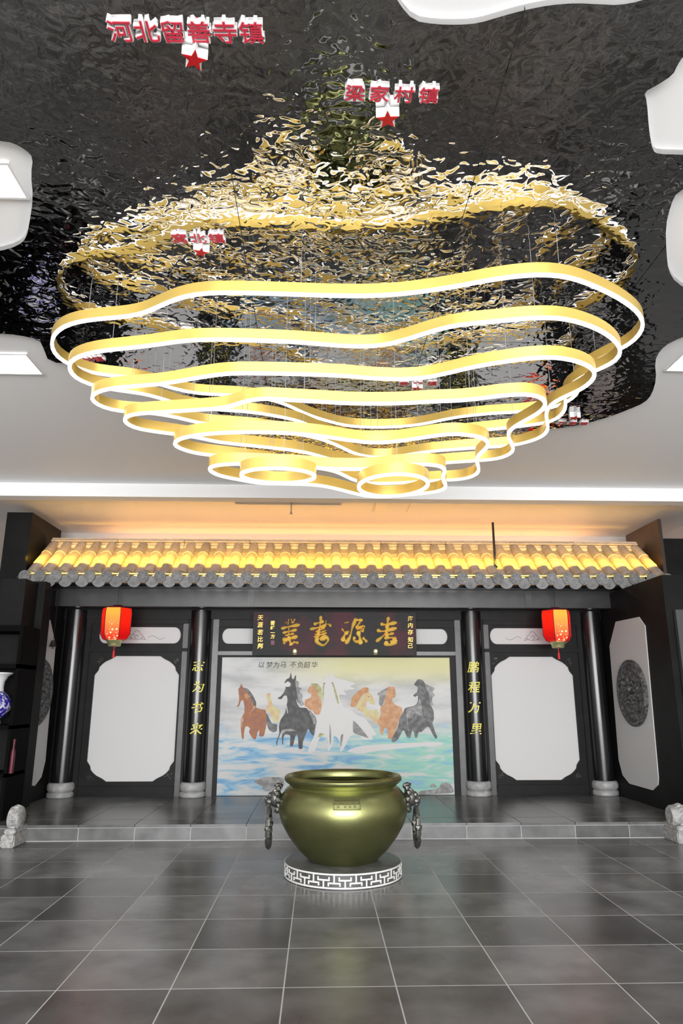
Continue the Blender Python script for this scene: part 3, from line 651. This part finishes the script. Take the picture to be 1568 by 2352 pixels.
bm = bmesh.new(); y, z = on_slope(.015, .024); [tube(bm, [((p + q) / 2 - .045, y, z), ((p + q) / 2 + .045, y, z)], .008, 6) for p, q in zip(xs, xs[1:])]; o = obj('strip_light', bm, M_WARM, roof); o['label'] = 'warm yellow LED strip'
bm = bmesh.new(); tube(bm, [(xs[0], 9.56 - ro.y, 3.135 - ro.z), (xs[-1], 9.56 - ro.y, 3.135 - ro.z)], .005, 6); o = obj('strip_light', bm, M_WARM, roof); o['label'] = 'warm yellow LED strip'
bm = bmesh.new(); tube(bm, [(xs[0] + .5, 11.28 - ro.y, 3.70 - ro.z), (xs[-1] - .3, 11.28 - ro.y, 3.70 - ro.z)], .014, 6); o = obj('cove_light', bm, M_COVE, roof); o['label'] = 'orange LED strip behind the ridge'
obj('ridge_core', B(xa + .08, xb - .08, 10.46 - ro.y, 10.60 - ro.y, 3.55 - ro.z, 3.66 - ro.z), M_BLACK, roof)
# black pole standing on the roof
p0, p1 = onY(1137, 1302, 9.78), onY(1134, 1200, 9.78)
pole = thing('metal_pole', 'thin black pole standing upright on the roof tiles', 'pole', p0)
bm = bmesh.new(); tube(bm, [(0, 0, 0), (0, 0, p1.z - p0.z)], .017, 10); obj('shaft', bm, M_BLACK, pole, True)
bm = bmesh.new(); lathe(bm, [(0, -.01), (.035, -.01), (.035, .008), (.018, .02), (0, .02)], 12); obj('foot', bm, M_BLACK, pole, True)

# ================================================================== LANTERNS AND WIND BELLS
def lantern_mat(name, c0, c1, e, dots=False):
    m = bpy.data.materials.new(name); m.use_nodes = True; nt = m.node_tree; N = nt.nodes; L = nt.links; b = N['Principled BSDF']
    tc = N.new('ShaderNodeTexCoord'); s = N.new('ShaderNodeSeparateXYZ'); L.new(tc.outputs['Object'], s.inputs[0])
    mr = N.new('ShaderNodeMapRange'); mr.inputs['From Min'].default_value = 0.08; mr.inputs['From Max'].default_value = 0.42; L.new(s.outputs['Z'], mr.inputs['Value'])
    mx = N.new('ShaderNodeMix'); mx.data_type = 'RGBA'; L.new(mr.outputs[0], mx.inputs[0]); mx.inputs[6].default_value = (*c0, 1); mx.inputs[7].default_value = (*c1, 1)
    out = mx.outputs[2]
    if dots:
        v = N.new('ShaderNodeTexVoronoi'); v.inputs['Scale'].default_value = 26; L.new(tc.outputs['Object'], v.inputs['Vector'])
        r = N.new('ShaderNodeValToRGB'); r.color_ramp.elements[0].color = (1, 1, 1, 1); r.color_ramp.elements[1].color = (0, 0, 0, 1); r.color_ramp.elements[0].position = .3; r.color_ramp.elements[1].position = .4
        L.new(v.outputs['Distance'], r.inputs['Fac'])
        m3 = N.new('ShaderNodeMapRange'); m3.inputs['From Min'].default_value = 0.30; m3.inputs['From Max'].default_value = 0.18; L.new(s.outputs['Z'], m3.inputs['Value'])
        mu = N.new('ShaderNodeMath'); mu.operation = 'MULTIPLY'; L.new(r.outputs['Color'], mu.inputs[0]); L.new(m3.outputs[0], mu.inputs[1])
        m2 = N.new('ShaderNodeMix'); m2.data_type = 'RGBA'; L.new(mu.outputs[0], m2.inputs[0]); L.new(out, m2.inputs[6]); m2.inputs[7].default_value = (.75, .55, .30, 1); out = m2.outputs[2]
    L.new(out, b.inputs['Base Color']); L.new(out, b.inputs['Emission Color']); b.inputs['Emission Strength'].default_value = e; b.inputs['Roughness'].default_value = .4
    return m
ML_SIDE = lantern_mat('glowing_red_silk', (.42, .003, .003), (.80, .02, .005), .75)
ML_FRONT = lantern_mat('glowing_painted_silk', (.55, .04, .02), (.95, .30, .03), 1.0, True)
def make_lantern(loc, label):
    t = thing('red_lantern', label, 'lantern', loc, 0, 'red palace lanterns under the beam')
    n = 6; prof = [(.195, .47), (.205, .40), (.200, .12), (.165, .055), (.10, .03)]
    ang = [PI / 2 * 3 + (k - .5) * 2 * PI / n for k in range(n)]
    for k in range(n):
        bm = bmesh.new(); a, b = ang[k], ang[k] + 2 * PI / n; cols = []
        for r, z in prof: cols.append((bm.verts.new((r * math.cos(a), r * math.sin(a), z)), bm.verts.new((r * math.cos(b), r * math.sin(b), z))))
        for c0, c1 in zip(cols, cols[1:]): bm.faces.new((c0[0], c0[1], c1[1], c1[0]))
        ex = bmesh.ops.solidify(bm, geom=list(bm.faces), thickness=.004)
        obj('silk_panel', bm, ML_FRONT if k == 0 else ML_SIDE, t)
        bm = bmesh.new(); tube(bm, [((r + .002) * math.cos(a), (r + .002) * math.sin(a), z) for r, z in prof], .005, 5); obj('rib', bm, M_RED, t)
    bm = bmesh.new(); lathe(bm, [(0, .47), (.20, .47), (.205, .478), (.195, .488), (.08, .495), (.06, .52), (0, .52)], 6); obj('top_cap', bm, M_RED, t)
    bm = bmesh.new(); lathe(bm, [(0, .045), (.115, .045), (.12, .03), (.105, .02), (.085, -.02), (.09, -.03), (.08, -.045), (0, -.045)], 20); o = obj('gold_collar', bm, M_BRASS, t, True); o['label'] = 'gold bottom collar'
    bm = bmesh.new(); tube(bm, [(0, 0, -.04), (0, 0, -.10), (0, 0, -.11), (0, 0, -.20)], .01, 8, rs=[.006, .006, .014, .018]); obj('tassel', bm, M_TASSEL, t)
    bm = bmesh.new(); tube(bm, [(0, 0, .51), (0, 0, 2.975 - loc[2])], .004, 5); obj('cord', bm, M_BLACK, t)
    return t
pl = onY(263, 1475, 9.85); pr = onY(1281, 1479, 9.85)
lan = make_lantern((pl.x, 9.85, pl.z - .01), 'glowing red lantern hanging left under the beam')
dup(lan, (pr.x, 9.85, pr.z - .01), 0.03, 'glowing red lantern hanging right under the beam')
def bell(px, py_, label):
    p = onY(px, py_, 9.85); t = thing('wind_bell', label, 'bell', p, 0, 'wind bells on wires')
    bm = bmesh.new(); lathe(bm, [(0, .055), (.012, .055), (.03, .045), (.036, .01), (.05, -.03), (.045, -.03), (.03, 0), (0, .03)], 16); obj('bell_body', bm, M_BELL, t, True)
    bm = bmesh.new(); tube(bm, [(0, 0, .02), (0, 0, -.045)], .003, 5); sphere(bm, (0, 0, -.05), .013, 1); obj('clapper', bm, M_BELL, t)
    bm = bmesh.new(); tube(bm, [(0, 0, .05), (0, 0, 2.975 - p.z)], .004, 5); obj('wire', bm, M_BELL, t)
bell(122, 1480, 'small dark wind bell before the left side panel'); bell(1461, 1483, 'small dark wind bell before the right side panel')

# ================================================================== RIPPLED MIRROR CEILING
plate_px = [(-260, -160), (880, -60), (905, -20), (915, 8), (950, 48), (1000, 56), (1060, 57), (1100, 53), (1150, 38), (1200, 24), (1260, 12), (1320, 7), (1380, 10), (1420, 12), (1470, 3), (1500, -12), (1600, -60), (1700, -40), (1640, 60), (1568, 130), (1555, 150), (1545, 172), (1510, 195), (1478, 212), (1485, 232), (1490, 300), (1498, 345), (1510, 354), (1560, 355), (1640, 358), (1740, 380), (1740, 420), (1600, 424), (1555, 440), (1540, 470), (1528, 520), (1530, 580), (1534, 620), (1552, 650), (1600, 675), (1670, 700), (1670, 755), (1600, 762), (1540, 785), (1515, 805), (1503, 830), (1507, 870), (1497, 905), (1480, 925), (1440, 942), (1400, 957), (1350, 972), (1300, 982), (1230, 988), (1160, 1008), (1060, 1030), (1018, 1040), (900, 1050), (800, 1048), (700, 1042), (640, 1047), (570, 1045), (553, 1028), (550, 985), (510, 955), (490, 940), (440, 917), (385, 895), (350, 868), (300, 846), (240, 841), (180, 836), (112, 832), (100, 800), (90, 780), (40, 769), (-20, 765), (-100, 745), (-140, 690), (-110, 600), (-40, 580), (0, 577), (40, 565), (60, 548), (68, 510), (76, 455), (71, 400), (76, 362), (60, 345), (30, 328), (0, 324), (-90, 305), (-220, 250)]
mp = thing('mirror_ceiling_panel', 'large map-shaped rippled mirror steel panel fixed to the ceiling', 'ceiling panel', (0.3, 4.6, ZP))
P2 = [(onZ(x, y, ZP).x - .3, onZ(x, y, ZP).y - 4.6) for x, y in plate_px]
P2 = chaikin(P2, 1)
tri = tessellate_polygon([[Vector((a, b, 0)) for a, b in P2]])
base_bm = bmesh.new(); vv = [base_bm.verts.new((a, b, 0)) for a, b in P2]
for t in tri:
    try: base_bm.faces.new([vv[i] for i in t])
    except ValueError: pass
xc = [-9, -3.01 - .3, -1.74 - .3, -.475 - .3, .79 - .3, 2.06 - .3, 3.33 - .3, 9]; yc = [-9, 4.775 - 4.6, 9]; g = .0022
for a, b in zip(xc, xc[1:]):
    for c, d in zip(yc, yc[1:]):
        bm = base_bm.copy()
        for co, no in (((a + g, 0, 0), (-1, 0, 0)), ((b - g, 0, 0), (1, 0, 0)), ((0, c + g, 0), (0, -1, 0)), ((0, d - g, 0), (0, 1, 0))):
            bmesh.ops.bisect_plane(bm, geom=list(bm.verts) + list(bm.edges) + list(bm.faces), plane_co=co, plane_no=no, clear_outer=True)
        if not bm.faces: bm.free(); continue
        r = bmesh.ops.extrude_face_region(bm, geom=list(bm.faces)); 
        for e in r['geom']:
            if isinstance(e, bmesh.types.BMVert): e.co.z += .028
        obj('steel_sheet', bm, M_RIPPLE, mp)
base_bm.free()
# town names and stars hanging from the mirror
ZL = ZP - 0.017
def town(chars, p0, p1, size, label):
    a, b = onZ(*p0, ZL), onZ(*p1, ZL); mid = (a + b) / 2
    t = thing('town_sign', label, 'sign', (mid.x, mid.y, ZL), 0, 'town names on the mirror ceiling'); n = len(chars)
    ax = (b - a).normalized() if n > 1 else Vector((1, 0, 0)); ay = Vector((ax.y, -ax.x, 0))
    for i, ch in enumerate(chars):
        p = a.lerp(b, i / (n - 1)) - mid
        me = glyph(ch, size * 1.04, 0.016, size * .040); me.transform(Mxyz(ax, ay, (0, 0, -1), (p.x, p.y, .0090)))
        L = link('letter', me, M_LTRW, t); L['label'] = 'white letter body with red face'
        me = glyph(ch, size * 1.04, 0.003, size * .006); me.transform(Mxyz(ax, ay, (0, 0, -1), (p.x, p.y, -.0005)))
        link('letter_face', me, M_LTRR, L)
town('河北留善寺镇', (276, 72), (577, 76), .098, 'six red and white characters hung farthest forward on the mirror ceiling')
town('梁家村镇', (815, 214), (984, 220), .088, 'four red and white characters above the second star')
town('窝北镇', (412, 548), (497, 548), .092, 'three red characters over the glowing gold reflection')
town('肃宁镇', (927, 882), (992, 881), .085, 'three red characters seen between the second and fourth rings')
town('万里镇', (1288, 972), (1340, 973), .08, 'small red characters at the far right edge of the mirror')
town('尚村镇', (178, 829), (226, 825), .085, 'red characters glimpsed through the left end of the rings')
ZS = ZP - 0.055
def star(px, py_, R, rot, label):
    p = onZ(px, py_, ZS); t = thing('red_star', label, 'star', p, rot, 'red stars on the mirror ceiling')
    lp = [((R if k % 2 == 0 else R * .42) * math.sin(k * PI / 5), -(R if k % 2 == 0 else R * .42) * math.cos(k * PI / 5)) for k in range(10)]
    bm = bmesh.new(); slab(bm, [lp], lambda u, v, d: (u, v, d), 0, .054); obj('star_body', bm, M_LTRW, t)
    bm = bmesh.new(); slab(bm, [[(u * .92, v * .92) for u, v in lp]], lambda u, v, d: (u, v, d), -.004, 0); obj('star_face', bm, M_STARR, t)
star(446, 138, .056, .25, 'red star below the six-character town name')
star(890, 275, .056, -.1, 'red star below the four-character town name')
star(461, 580, .050, .3, 'red star over the gold reflection left of centre')
star(957, 893, .052, .2, 'red star behind the third ring')
star(1319, 960, .058, .1, 'red star at the far right edge of the mirror')

# ================================================================== CHANDELIER
RINGS = [
 (2.35, [(118,789),(119,779),(128,763),(148,749),(176,740),(207,735),(253,731),(299,727),(330,720),(370,702),(410,685),(450,676),(490,673),(550,673),(640,675.5),(700,677.5),(784,680),(884,679),(994,667),(1064,655),(1134,642),(1214,632),(1274,632),(1324,642),(1374,662),(1424,687),(1464,717),(1478,742),(1473,762),(1454,785),(1429,800),(1412,808),(1365,831),(1336,848),(1319,866),(1323,882),(1331,897),(1318,912),(1300,925),(1264,938),(1197,946),(1128,950),(1052,958),(1006,967),(955,977),(878,982),(802,979),(751,967),(707,953),(656,929),(631,921),(590,913),(539,908),(452,904),(401,893),(375,886),(306,868),(253,863),(202,855),(169,841),(155,837),(133,822),(120,804)]),
 (2.155, [(157,840),(161,830),(176,821),(202,812),(243,805),(294,800),(355,793),(406,785),(457,781),(500,780.5),(550,781.5),(625,784),(700,787.5),(784,795),(859,796),(909,787),(959,772),(1009,756),(1059,746),(1134,739),(1209,732),(1274,730),(1324,739),(1374,757),(1409,780),(1424,800),(1424,818),(1404,836),(1370,851),(1356,856),(1309,884),(1298,900),(1297,914),(1299,930),(1296,945),(1285,957),(1271,967),(1251,972),(1185,981),(1113,988),(1050,995),(980,1003),(878,1009),(802,1007),(760,996),(712,979),(682,966),(605,951),(554,945),(490,941),(440,935),(398,925),(368,915),(330,905),(263,896),(217,887),(187,876),(166,863)]),
 (1.98, [(208,915),(212,906),(233,897),(266,891),(330,886),(381,881),(432,872),(500,861),(540,858),(650,859),(784,863.5),(859,870),(934,871.5),(984,867),(1034,856),(1084,844),(1159,831),(1234,822),(1284,822),(1324,830),(1354,842),(1367,855),(1364,870),(1349,885),(1324,900),(1284,917),(1260,934),(1254,950),(1255,967),(1259,981),(1254,995),(1241,1005),(1214,1015),(1174,1024),(1127,1027),(1093,1029),(980,1038),(904,1050),(863,1051),(827,1046),(802,1037),(776,1024),(738,1009),(707,1002),(660,994),(600,984),(540,979),(490,976),(457,972),(419,962),(368,952),(330,948),(286,946),(253,941),(222,930)]),
 (1.81, [(283,965),(288,958),(304,952),(355,948),(452,942),(516,937),(567,921),(605,916),(656,919),(750,924),(802,927),(904,927.5),(1006,922),(1052,921),(1100,916),(1154,909),(1205,906),(1236,910),(1253,924),(1248,940),(1225,956),(1190,975),(1169,990),(1167,1003),(1172,1016),(1179,1029),(1174,1041),(1151,1052),(1118,1057),(1029,1063),(930,1072),(870,1074),(820,1068),(761,1056),(720,1044),(682,1036),(605,1027),(503,1016),(457,1006),(403,998),(330,988),(299,979)]),
 (1.64, [(397,1020),(403,1013),(416,1007),(439,1002),(477,997),(528,994),(580,993),(631,994),(682,997),(728,1001),(776,1008),(827,1015),(866,1018),(904,1015),(955,1008),(1006,1000),(1044,997),(1065,998),(1093,1002),(1113,1008),(1122,1016),(1120,1026),(1108,1038),(1097,1047),(1094,1057),(1097,1069),(1100,1080),(1095,1089),(1077,1098),(1052,1102),(988,1105),(930,1109),(870,1111),(820,1106),(777,1086),(740,1077),(650,1068),(580,1057),(505,1048),(452,1042),(411,1030)]),
 (1.485, [(479,1077),(488,1071),(508,1068),(544,1066),(605,1068),(682,1071),(725,1075),(776,1078),(835,1078),(878,1074),(929,1069),(970,1067),(1001,1069),(1016,1073),(1022,1081),(1017,1093),(1018,1105),(1024,1115),(1019,1124),(1001,1130),(960,1135),(904,1140),(873,1142),(843,1140),(815,1134),(776,1124),(738,1116),(700,1113),(656,1112),(605,1111),(579,1108),(554,1103),(516,1096),(493,1089)]),
]
def ell(cx, cy, rx, ry, sk): return [(cx + rx * math.cos(2 * PI * i / 20) , cy + ry * math.sin(2 * PI * i / 20) + sk * math.cos(2 * PI * i / 20)) for i in range(20)]
RINGS += [(1.37, ell(638, 1093, 85, 16.5, 2)), (1.37, ell(903, 1115, 80, 25, -4))]
ch = thing('chandelier', 'tiered chandelier of wavy gold bands with white light lines', 'chandelier', (0.3, 4.9, ZC))
for i, (aa, px) in enumerate(RINGS):
    zl = H + aa
    pts = [onZ(x, y, zl) - ch.location for x, y in px]
    pts = resample(catmull(pts, 6), 150 if i < 4 else (110 if i < 6 else 60)); n = len(pts)
    for _ in range(2): pts = [(pts[k - 1] + pts[k] * 2 + pts[(k + 1) % n]) / 4 for k in range(n)]
    def band(z0, z1, th):
        bm = bmesh.new(); R = []
        for k in range(n):
            t = (pts[(k + 1) % n] - pts[k - 1]); t.z = 0; t.normalize(); u = Vector((-t.y, t.x, 0)) * th / 2
            c = pts[k]
            R.append([bm.verts.new((c.x + s * u.x, c.y + s * u.y, zl - ch.location.z + z)) for s, z in ((-1, z0), (1, z0), (1, z1), (-1, z1))])
        for k in range(n):
            a, b = R[k], R[(k + 1) % n]
            for q in range(4): bm.faces.new((a[q], a[(q + 1) % 4], b[(q + 1) % 4], b[q]))
        return bm
    ring = obj('gold_ring', band(.010, .078, .022), M_GOLD, ch, True)
    ring['label'] = ('largest gold band, topmost', 'second gold band', 'third gold band', 'fourth gold band', 'fifth gold band', 'sixth gold band', 'small oval gold loop at the left', 'small round gold loop, lowest')[i]
    obj('light_strip', band(-.007, .010, .022), M_LED, ring)
    nc = 7 if i < 4 else (5 if i < 6 else 3)
    for k in range(nc):
        p = pts[int((k + .35) * n / nc) % n]
        bm = bmesh.new(); tube(bm, [(p.x, p.y, zl - ch.location.z + .07), (p.x, p.y, ZP - ch.location.z)], .0016, 4)
        obj('suspension_cable', bm, M_CABLE, ring)

# ================================================================== CEILING LAMPS AND FITTINGS
def lamp(x0, x1, y0, y1, label):
    t = thing('ceiling_lamp', label, 'ceiling light', ((x0 + x1) / 2, (y0 + y1) / 2, ZC), 0, 'flat white ceiling lamps'); hx, hy = (x1 - x0) / 2, (y1 - y0) / 2
    obj('diffuser', B(-hx, hx, -hy, hy, -.012, -.004), M_LAMP, t)
    bm = bmesh.new(); slab(bm, [[(-hx - .015, -hy - .015), (hx + .015, -hy - .015), (hx + .015, hy + .015), (-hx - .015, hy + .015)], [(-hx, -hy), (hx, -hy), (hx, hy), (-hx, hy)]], lambda u, v, d: (u, v, d), -.016, 0); obj('frame', bm, M_VENT, t)
lamp(-2.75, -1.62, 3.05, 3.29, 'flat white lamp on the ceiling patch at the left edge')
lamp(-3.6, -2.36, 5.13, 5.47, 'flat white lamp on the ceiling left of the rings')
lamp(2.88, 4.0, 4.93, 5.24, 'flat white lamp on the ceiling right of the rings')
t = thing('slot_diffuser', 'long white slot air vent on the ceiling behind the bulkhead', 'vent', (-.46, 9.46, ZC))
obj('frame', B(-.76, .77, -.10, .10, -.008, 0), M_VENT, t)
for k in (-1, 1): obj('slot', B(-.73, .74, k * .05 - .018, k * .05 + .018, -.0095, -.007), mat('vent_shadow_grey', (.25, .25, .25), .6), t)
for k in (-1, 0, 1): obj('blade', B(-.74, .75, k * .075 - .004, k * .075 + .004, -.022, -.008), M_VENT, t)
t = thing('access_hatch', 'square white access hatch on the ceiling near the vent', 'hatch', (1.02, 9.66, ZC))
obj('frame', B(-.26, .26, -.27, .27, -.010, 0), M_VENT, t); obj('door', B(-.235, .235, -.245, .245, -.016, -.009), M_CEIL, t)
t = thing('sprinkler_head', 'thin sprinkler pipe hanging from the ceiling below the vent', 'sprinkler', (-.41, 9.44, ZC))
bm = bmesh.new(); tube(bm, [(0, 0, 0), (0, 0, -.16)], .008, 6); obj('pipe', bm, M_LINE, t)
bm = bmesh.new(); lathe(bm, [(0, 0), (.03, 0), (.03, -.008), (0, -.008)], 12); obj('rose', bm, M_VENT, t)
bm = bmesh.new(); lathe(bm, [(0, -.15), (.012, -.15), (.012, -.17), (.02, -.175), (.02, -.18), (0, -.18)], 12); obj('nozzle', bm, M_LINE, t)

# ================================================================== BRONZE VAT ON ITS PLINTH
VX, VY = 0.222, 6.68
zp = 0.125
pl_ = thing('round_plinth', 'low round stone plinth with white fret border under the brass vat', 'plinth', (VX, VY, 0))
bm = bmesh.new(); lathe(bm, [(0, 0), (.505, 0), (.505, .118), (.495, zp), (0, zp)], 64); obj('drum', bm, M_PLINTH, pl_, True)
bm = bmesh.new(); Rp = .506; units = 18; hh = .112; z0 = .006
def cbar(a0, a1, za, zb, d=.006):
    n = max(1, int(abs(a1 - a0) / .08)); prev = None
    for i in range(n + 1):
        a = a0 + (a1 - a0) * i / n
        q = [bm.verts.new((r * math.sin(a), -r * math.cos(a), z)) for r, z in ((Rp, za), (Rp + d, za), (Rp + d, zb), (Rp, zb))]
        if prev:
            for k in range(4): bm.faces.new((prev[k], prev[(k + 1) % 4], q[(k + 1) % 4], q[k]))
        else: bm.faces.new(q)
        prev = q
    bm.faces.new(prev[::-1])
cbar(0, 2 * PI, z0, z0 + .012); cbar(0, 2 * PI, z0 + hh - .012, z0 + hh)
U = 2 * PI / units; bw = .012
for k in range(units):
    a = k * U
    cbar(a - bw, a + bw, z0 + .01, z0 + .064); cbar(a - U * .30, a + U * .30, z0 + .058, z0 + .070)
    cbar(a + U / 2 - bw, a + U / 2 + bw, z0 + .048, z0 + hh - .01); cbar(a + U / 2 - U * .30, a + U / 2 + U * .30, z0 + .036, z0 + .048)
    cbar(a - U * .30, a - U * .30 + 2 * bw, z0 + .060, z0 + .088); cbar(a + U * .30 - 2 * bw, a + U * .30, z0 + .060, z0 + .088)
    cbar(a + U * .2, a + U * .2 + 2 * bw, z0 + .020, z0 + .044); cbar(a + U * .8 - 2 * bw, a + U * .8, z0 + .020, z0 + .044)
o = obj('fret_border', bm, M_FRET, pl_); o['label'] = 'raised white meander border'
vat = thing('brass_vat', 'large round olive brass vat with lion ring handles', 'vat', (VX, VY, zp))
prof = [(0, 0), (.295, 0), (.31, .012), (.395, .09), (.48, .195), (.545, .305), (.575, .40), (.572, .47), (.548, .535), (.505, .588), (.48, .602), (.475, .612), (.485, .624), (.512, .642), (.526, .660), (.526, .680), (.512, .695), (.495, .699), (.478, .694), (.462, .672), (.462, .63), (.49, .595), (.54, .52), (.555, .40), (.50, .26), (.36, .09), (.25, .03), (0, .03)]
bm = bmesh.new(); lathe(bm, prof, 80); body = obj('body', bm, M_BRONZE, vat, True)
def rad(z):
    for (r0, z0_), (r1, z1_) in zip(prof, prof[1:10]):
        if z0_ <= z <= z1_: return r0 + (r1 - r0) * (z - z0_) / max(1e-6, z1_ - z0_)
    return .57
bm = bmesh.new()
def patch(a0, a1, z0_, z1_, d, n=8):
    rows = []
    for i in range(n + 1):
        a = a0 + (a1 - a0) * i / n
        rows.append([bm.verts.new(((rad(z) + dd) * math.sin(a), -(rad(z) + dd) * math.cos(a), z)) for z, dd in ((z0_, -.004), (z0_, d), ((z0_ + z1_) / 2, d), (z1_, d), (z1_, -.004))])
    for r0, r1 in zip(rows, rows[1:]):
        for k in range(4): bm.faces.new((r0[k], r0[k + 1], r1[k + 1], r1[k]))
    bm.faces.new(rows[0]); bm.faces.new(rows[-1][::-1])
ZN0, ZN1 = .480, .555; A0 = -.175; A1 = .225
patch(A0, A1, ZN0, ZN1, .004)
o = obj('name_plate', bm, M_BRONZE, vat); o['label'] = 'small rectangular plate'
bm = bmesh.new()
patch(A0, A1, ZN0, ZN0 + .006, .009); patch(A0, A1, ZN1 - .006, ZN1, .009); patch(A0, A0 + .012, ZN0, ZN1, .009, 1); patch(A1 - .012, A1, ZN0, ZN1, .009, 1)
for a in (-.12, -.02, .05, .12):      # worn illegible relief
    patch(a, a + .035, ZN0 + .018, ZN0 + .030, .008, 1); patch(a, a + .010, ZN0 + .030, ZN1 - .018, .008, 1); patch(a + .026, a + .035, ZN0 + .030, ZN1 - .022, .008, 1)
o = obj('plate_frame', bm, mat('worn_dark_brass', (0.12, 0.125, 0.06), 0.5, metal=0.7), vat); o['label'] = 'dark raised frame of the plate'
def handle(s):
    X = s * .60
    bm = bmesh.new()
    sphere(bm, (X, 0, .50), .075, 2, (.8, .9, 1.05)); sphere(bm, (X + s * .055, 0, .475), .042, 2, (1.0, 1.1, .8))
    sphere(bm, (X + s * .085, 0, .495), .018, 1); sphere(bm, (X + s * .06, 0, .445), .03, 1, (1, 1.1, .6))
    for d in (-1, 1):
        sphere(bm, (X + s * .05, d * .035, .53), .022, 1); sphere(bm, (X + s * .062, d * .033, .522), .010, 1); sphere(bm, (X, d * .07, .56), .022, 1, (1, .7, 1.5))
    for k in range(12):
        a = k * 2 * PI / 12; sphere(bm, (X - s * .025 + s * .012 * math.sin(3 * a), .088 * math.cos(a), .50 + .10 * math.sin(a)), .030, 1)
    sphere(bm, (X - s * .02, 0, .61), .03, 1, (1.4, 1, .7))
    o = obj('lion_head', bm, M_HANDLE, vat, True); o['label'] = 'dark lion mask holding the ring'
    bm = bmesh.new(); RX = X + s * .055; zc = .27; rr = .155
    tube(bm, [(RX, rr * .75 * math.sin(2 * PI * k / 28), zc + rr * math.cos(2 * PI * k / 28)) for k in range(28)], .02, 8, True, [.017 + .011 * (1 - math.cos(2 * PI * k / 28)) / 2 for k in range(28)])
    for a in (PI * .5, PI * 1.5): sphere(bm, (RX, rr * .75 * math.sin(a), zc + rr * math.cos(a)), .036, 1)
    sphere(bm, (RX, 0, zc - rr), .032, 1, (.9, 1, 1.3))
    o = obj('ring_pull', bm, M_HANDLE, vat, True); o['label'] = 'thick dark ring'
handle(-1); handle(1)

# ================================================================== ITEMS AT THE EDGES
def drum_stone(px0, px1, Y, ztop, label):
    a, b = onY(px0, 1925, Y), onY(px1, 1925, Y); wd = b.x - a.x
    t = thing('drum_stone', label, 'carved stone', ((a.x + b.x) / 2, Y + .02, 0), 0, 'carved door stones beside the step')
    h = wd / 2
    obj('plinth', B(-h, h, -.12, .30, 0, ztop * .33, .012), M_CARVED, t)
    obj('neck', B(-h * .8, h * .8, -.09, .26, ztop * .33, ztop * .46, .01), M_CARVED, t)
    bm = bmesh.new(); r = ztop * .30; lathe(bm, [(0, -h * .9), (r * .8, -h * .9), (r, -h * .7), (r, h * .7), (r * .8, h * .9), (0, h * .9)], 28, (0, .05, ztop - r), 'X'); obj('drum', bm, M_CARVED, t, True)
    bm = bmesh.new()
    for k in range(9): sphere(bm, (random.uniform(-h * .7, h * .7), -.10 + random.uniform(-.01, .01), random.uniform(.03, ztop * .3)), .018, 1)
    for k in range(8):
        an = PI * (.35 + .9 * k / 7); sphere(bm, (0, .05 + r * math.cos(an), ztop - r + r * math.sin(an)), .02, 1, (2.0, 1, 1))
    obj('carved_bosses', bm, M_CARVED, t, True)
drum_stone(10, 42, 7.98, .375, 'pale carved door stone at the left end of the step')
drum_stone(1546, 1598, 7.98, .36, 'pale carved door stone at the right end of the step')
# display cabinet with porcelain vase at the left edge
CX1 = onY(36, 1600, 8.45).x
cb = thing('display_cabinet', 'dark open display cabinet at the left edge holding a vase', 'cabinet', (CX1 - .45, 8.7, 0))
for z0, z1, nm in ((0.0, .08, 'plinth'), (.62, .66, 'shelf'), (1.14, 1.18, 'shelf'), (1.82, 1.87, 'shelf'), (2.25, 2.32, 'cornice')): obj(nm, B(-.45, .45, -.25, .25, z0, z1), M_CAB, cb)
for x in (-.45, .41): obj('side_panel', B(x, x + .04, -.25, .25, .08, 2.25), M_CAB, cb)
obj('back_panel', B(-.41, .41, .22, .25, .08, 2.25), M_CAB, cb)
for x in (-.2, .1): obj('door', B(x - .2, x + .09, -.245, -.225, .09, .61, .004), M_CAB, cb)
vz = 1.18; vt = onY(-8, 1545, 8.6); vh = onY(12, 1545, 8.6).z - vz
vs = thing('porcelain_vase', 'blue and white porcelain vase on the cabinet shelf', 'vase', (onY(-12, 1610, 8.6).x, 8.6, vz))
k = vh / .58; R = lambda l: [(r * k, z * k) for r, z in l]
bm = bmesh.new(); lathe(bm, R([(0, 0), (.085, 0), (.088, .03), (.075, .07)]), 28); obj('foot', bm, M_PORC, vs, True)
bm = bmesh.new(); lathe(bm, R([(.075, .07), (.13, .10), (.178, .17), (.19, .22), (.175, .28), (.13, .335), (.085, .37)]), 32); o = obj('belly', bm, M_PORCB, vs, True); o['label'] = 'belly painted cobalt blue'
bm = bmesh.new(); lathe(bm, R([(.085, .37), (.08, .42), (.085, .48), (.12, .54), (.165, .565), (.168, .58), (.15, .58), (.075, .50), (.07, .40)]), 28); obj('neck', bm, M_PORC, vs, True)
p = onY(21, 1808, 8.5)
t = thing('red_bottle', 'slim dark red bottle at the left edge under the vase', 'bottle', (p.x, 8.5, .66)); hb = .40
bm = bmesh.new(); lathe(bm, [(0, 0), (.026, 0), (.028, .02), (.028, .22), (.012, .28), (.012, .33), (0, .33)], 14); obj('body', bm, M_RED, t, True)
bm = bmesh.new(); lathe(bm, [(0, .31), (.015, .31), (.015, .37), (0, .37)], 12); obj('cap', bm, M_RED, t, True)
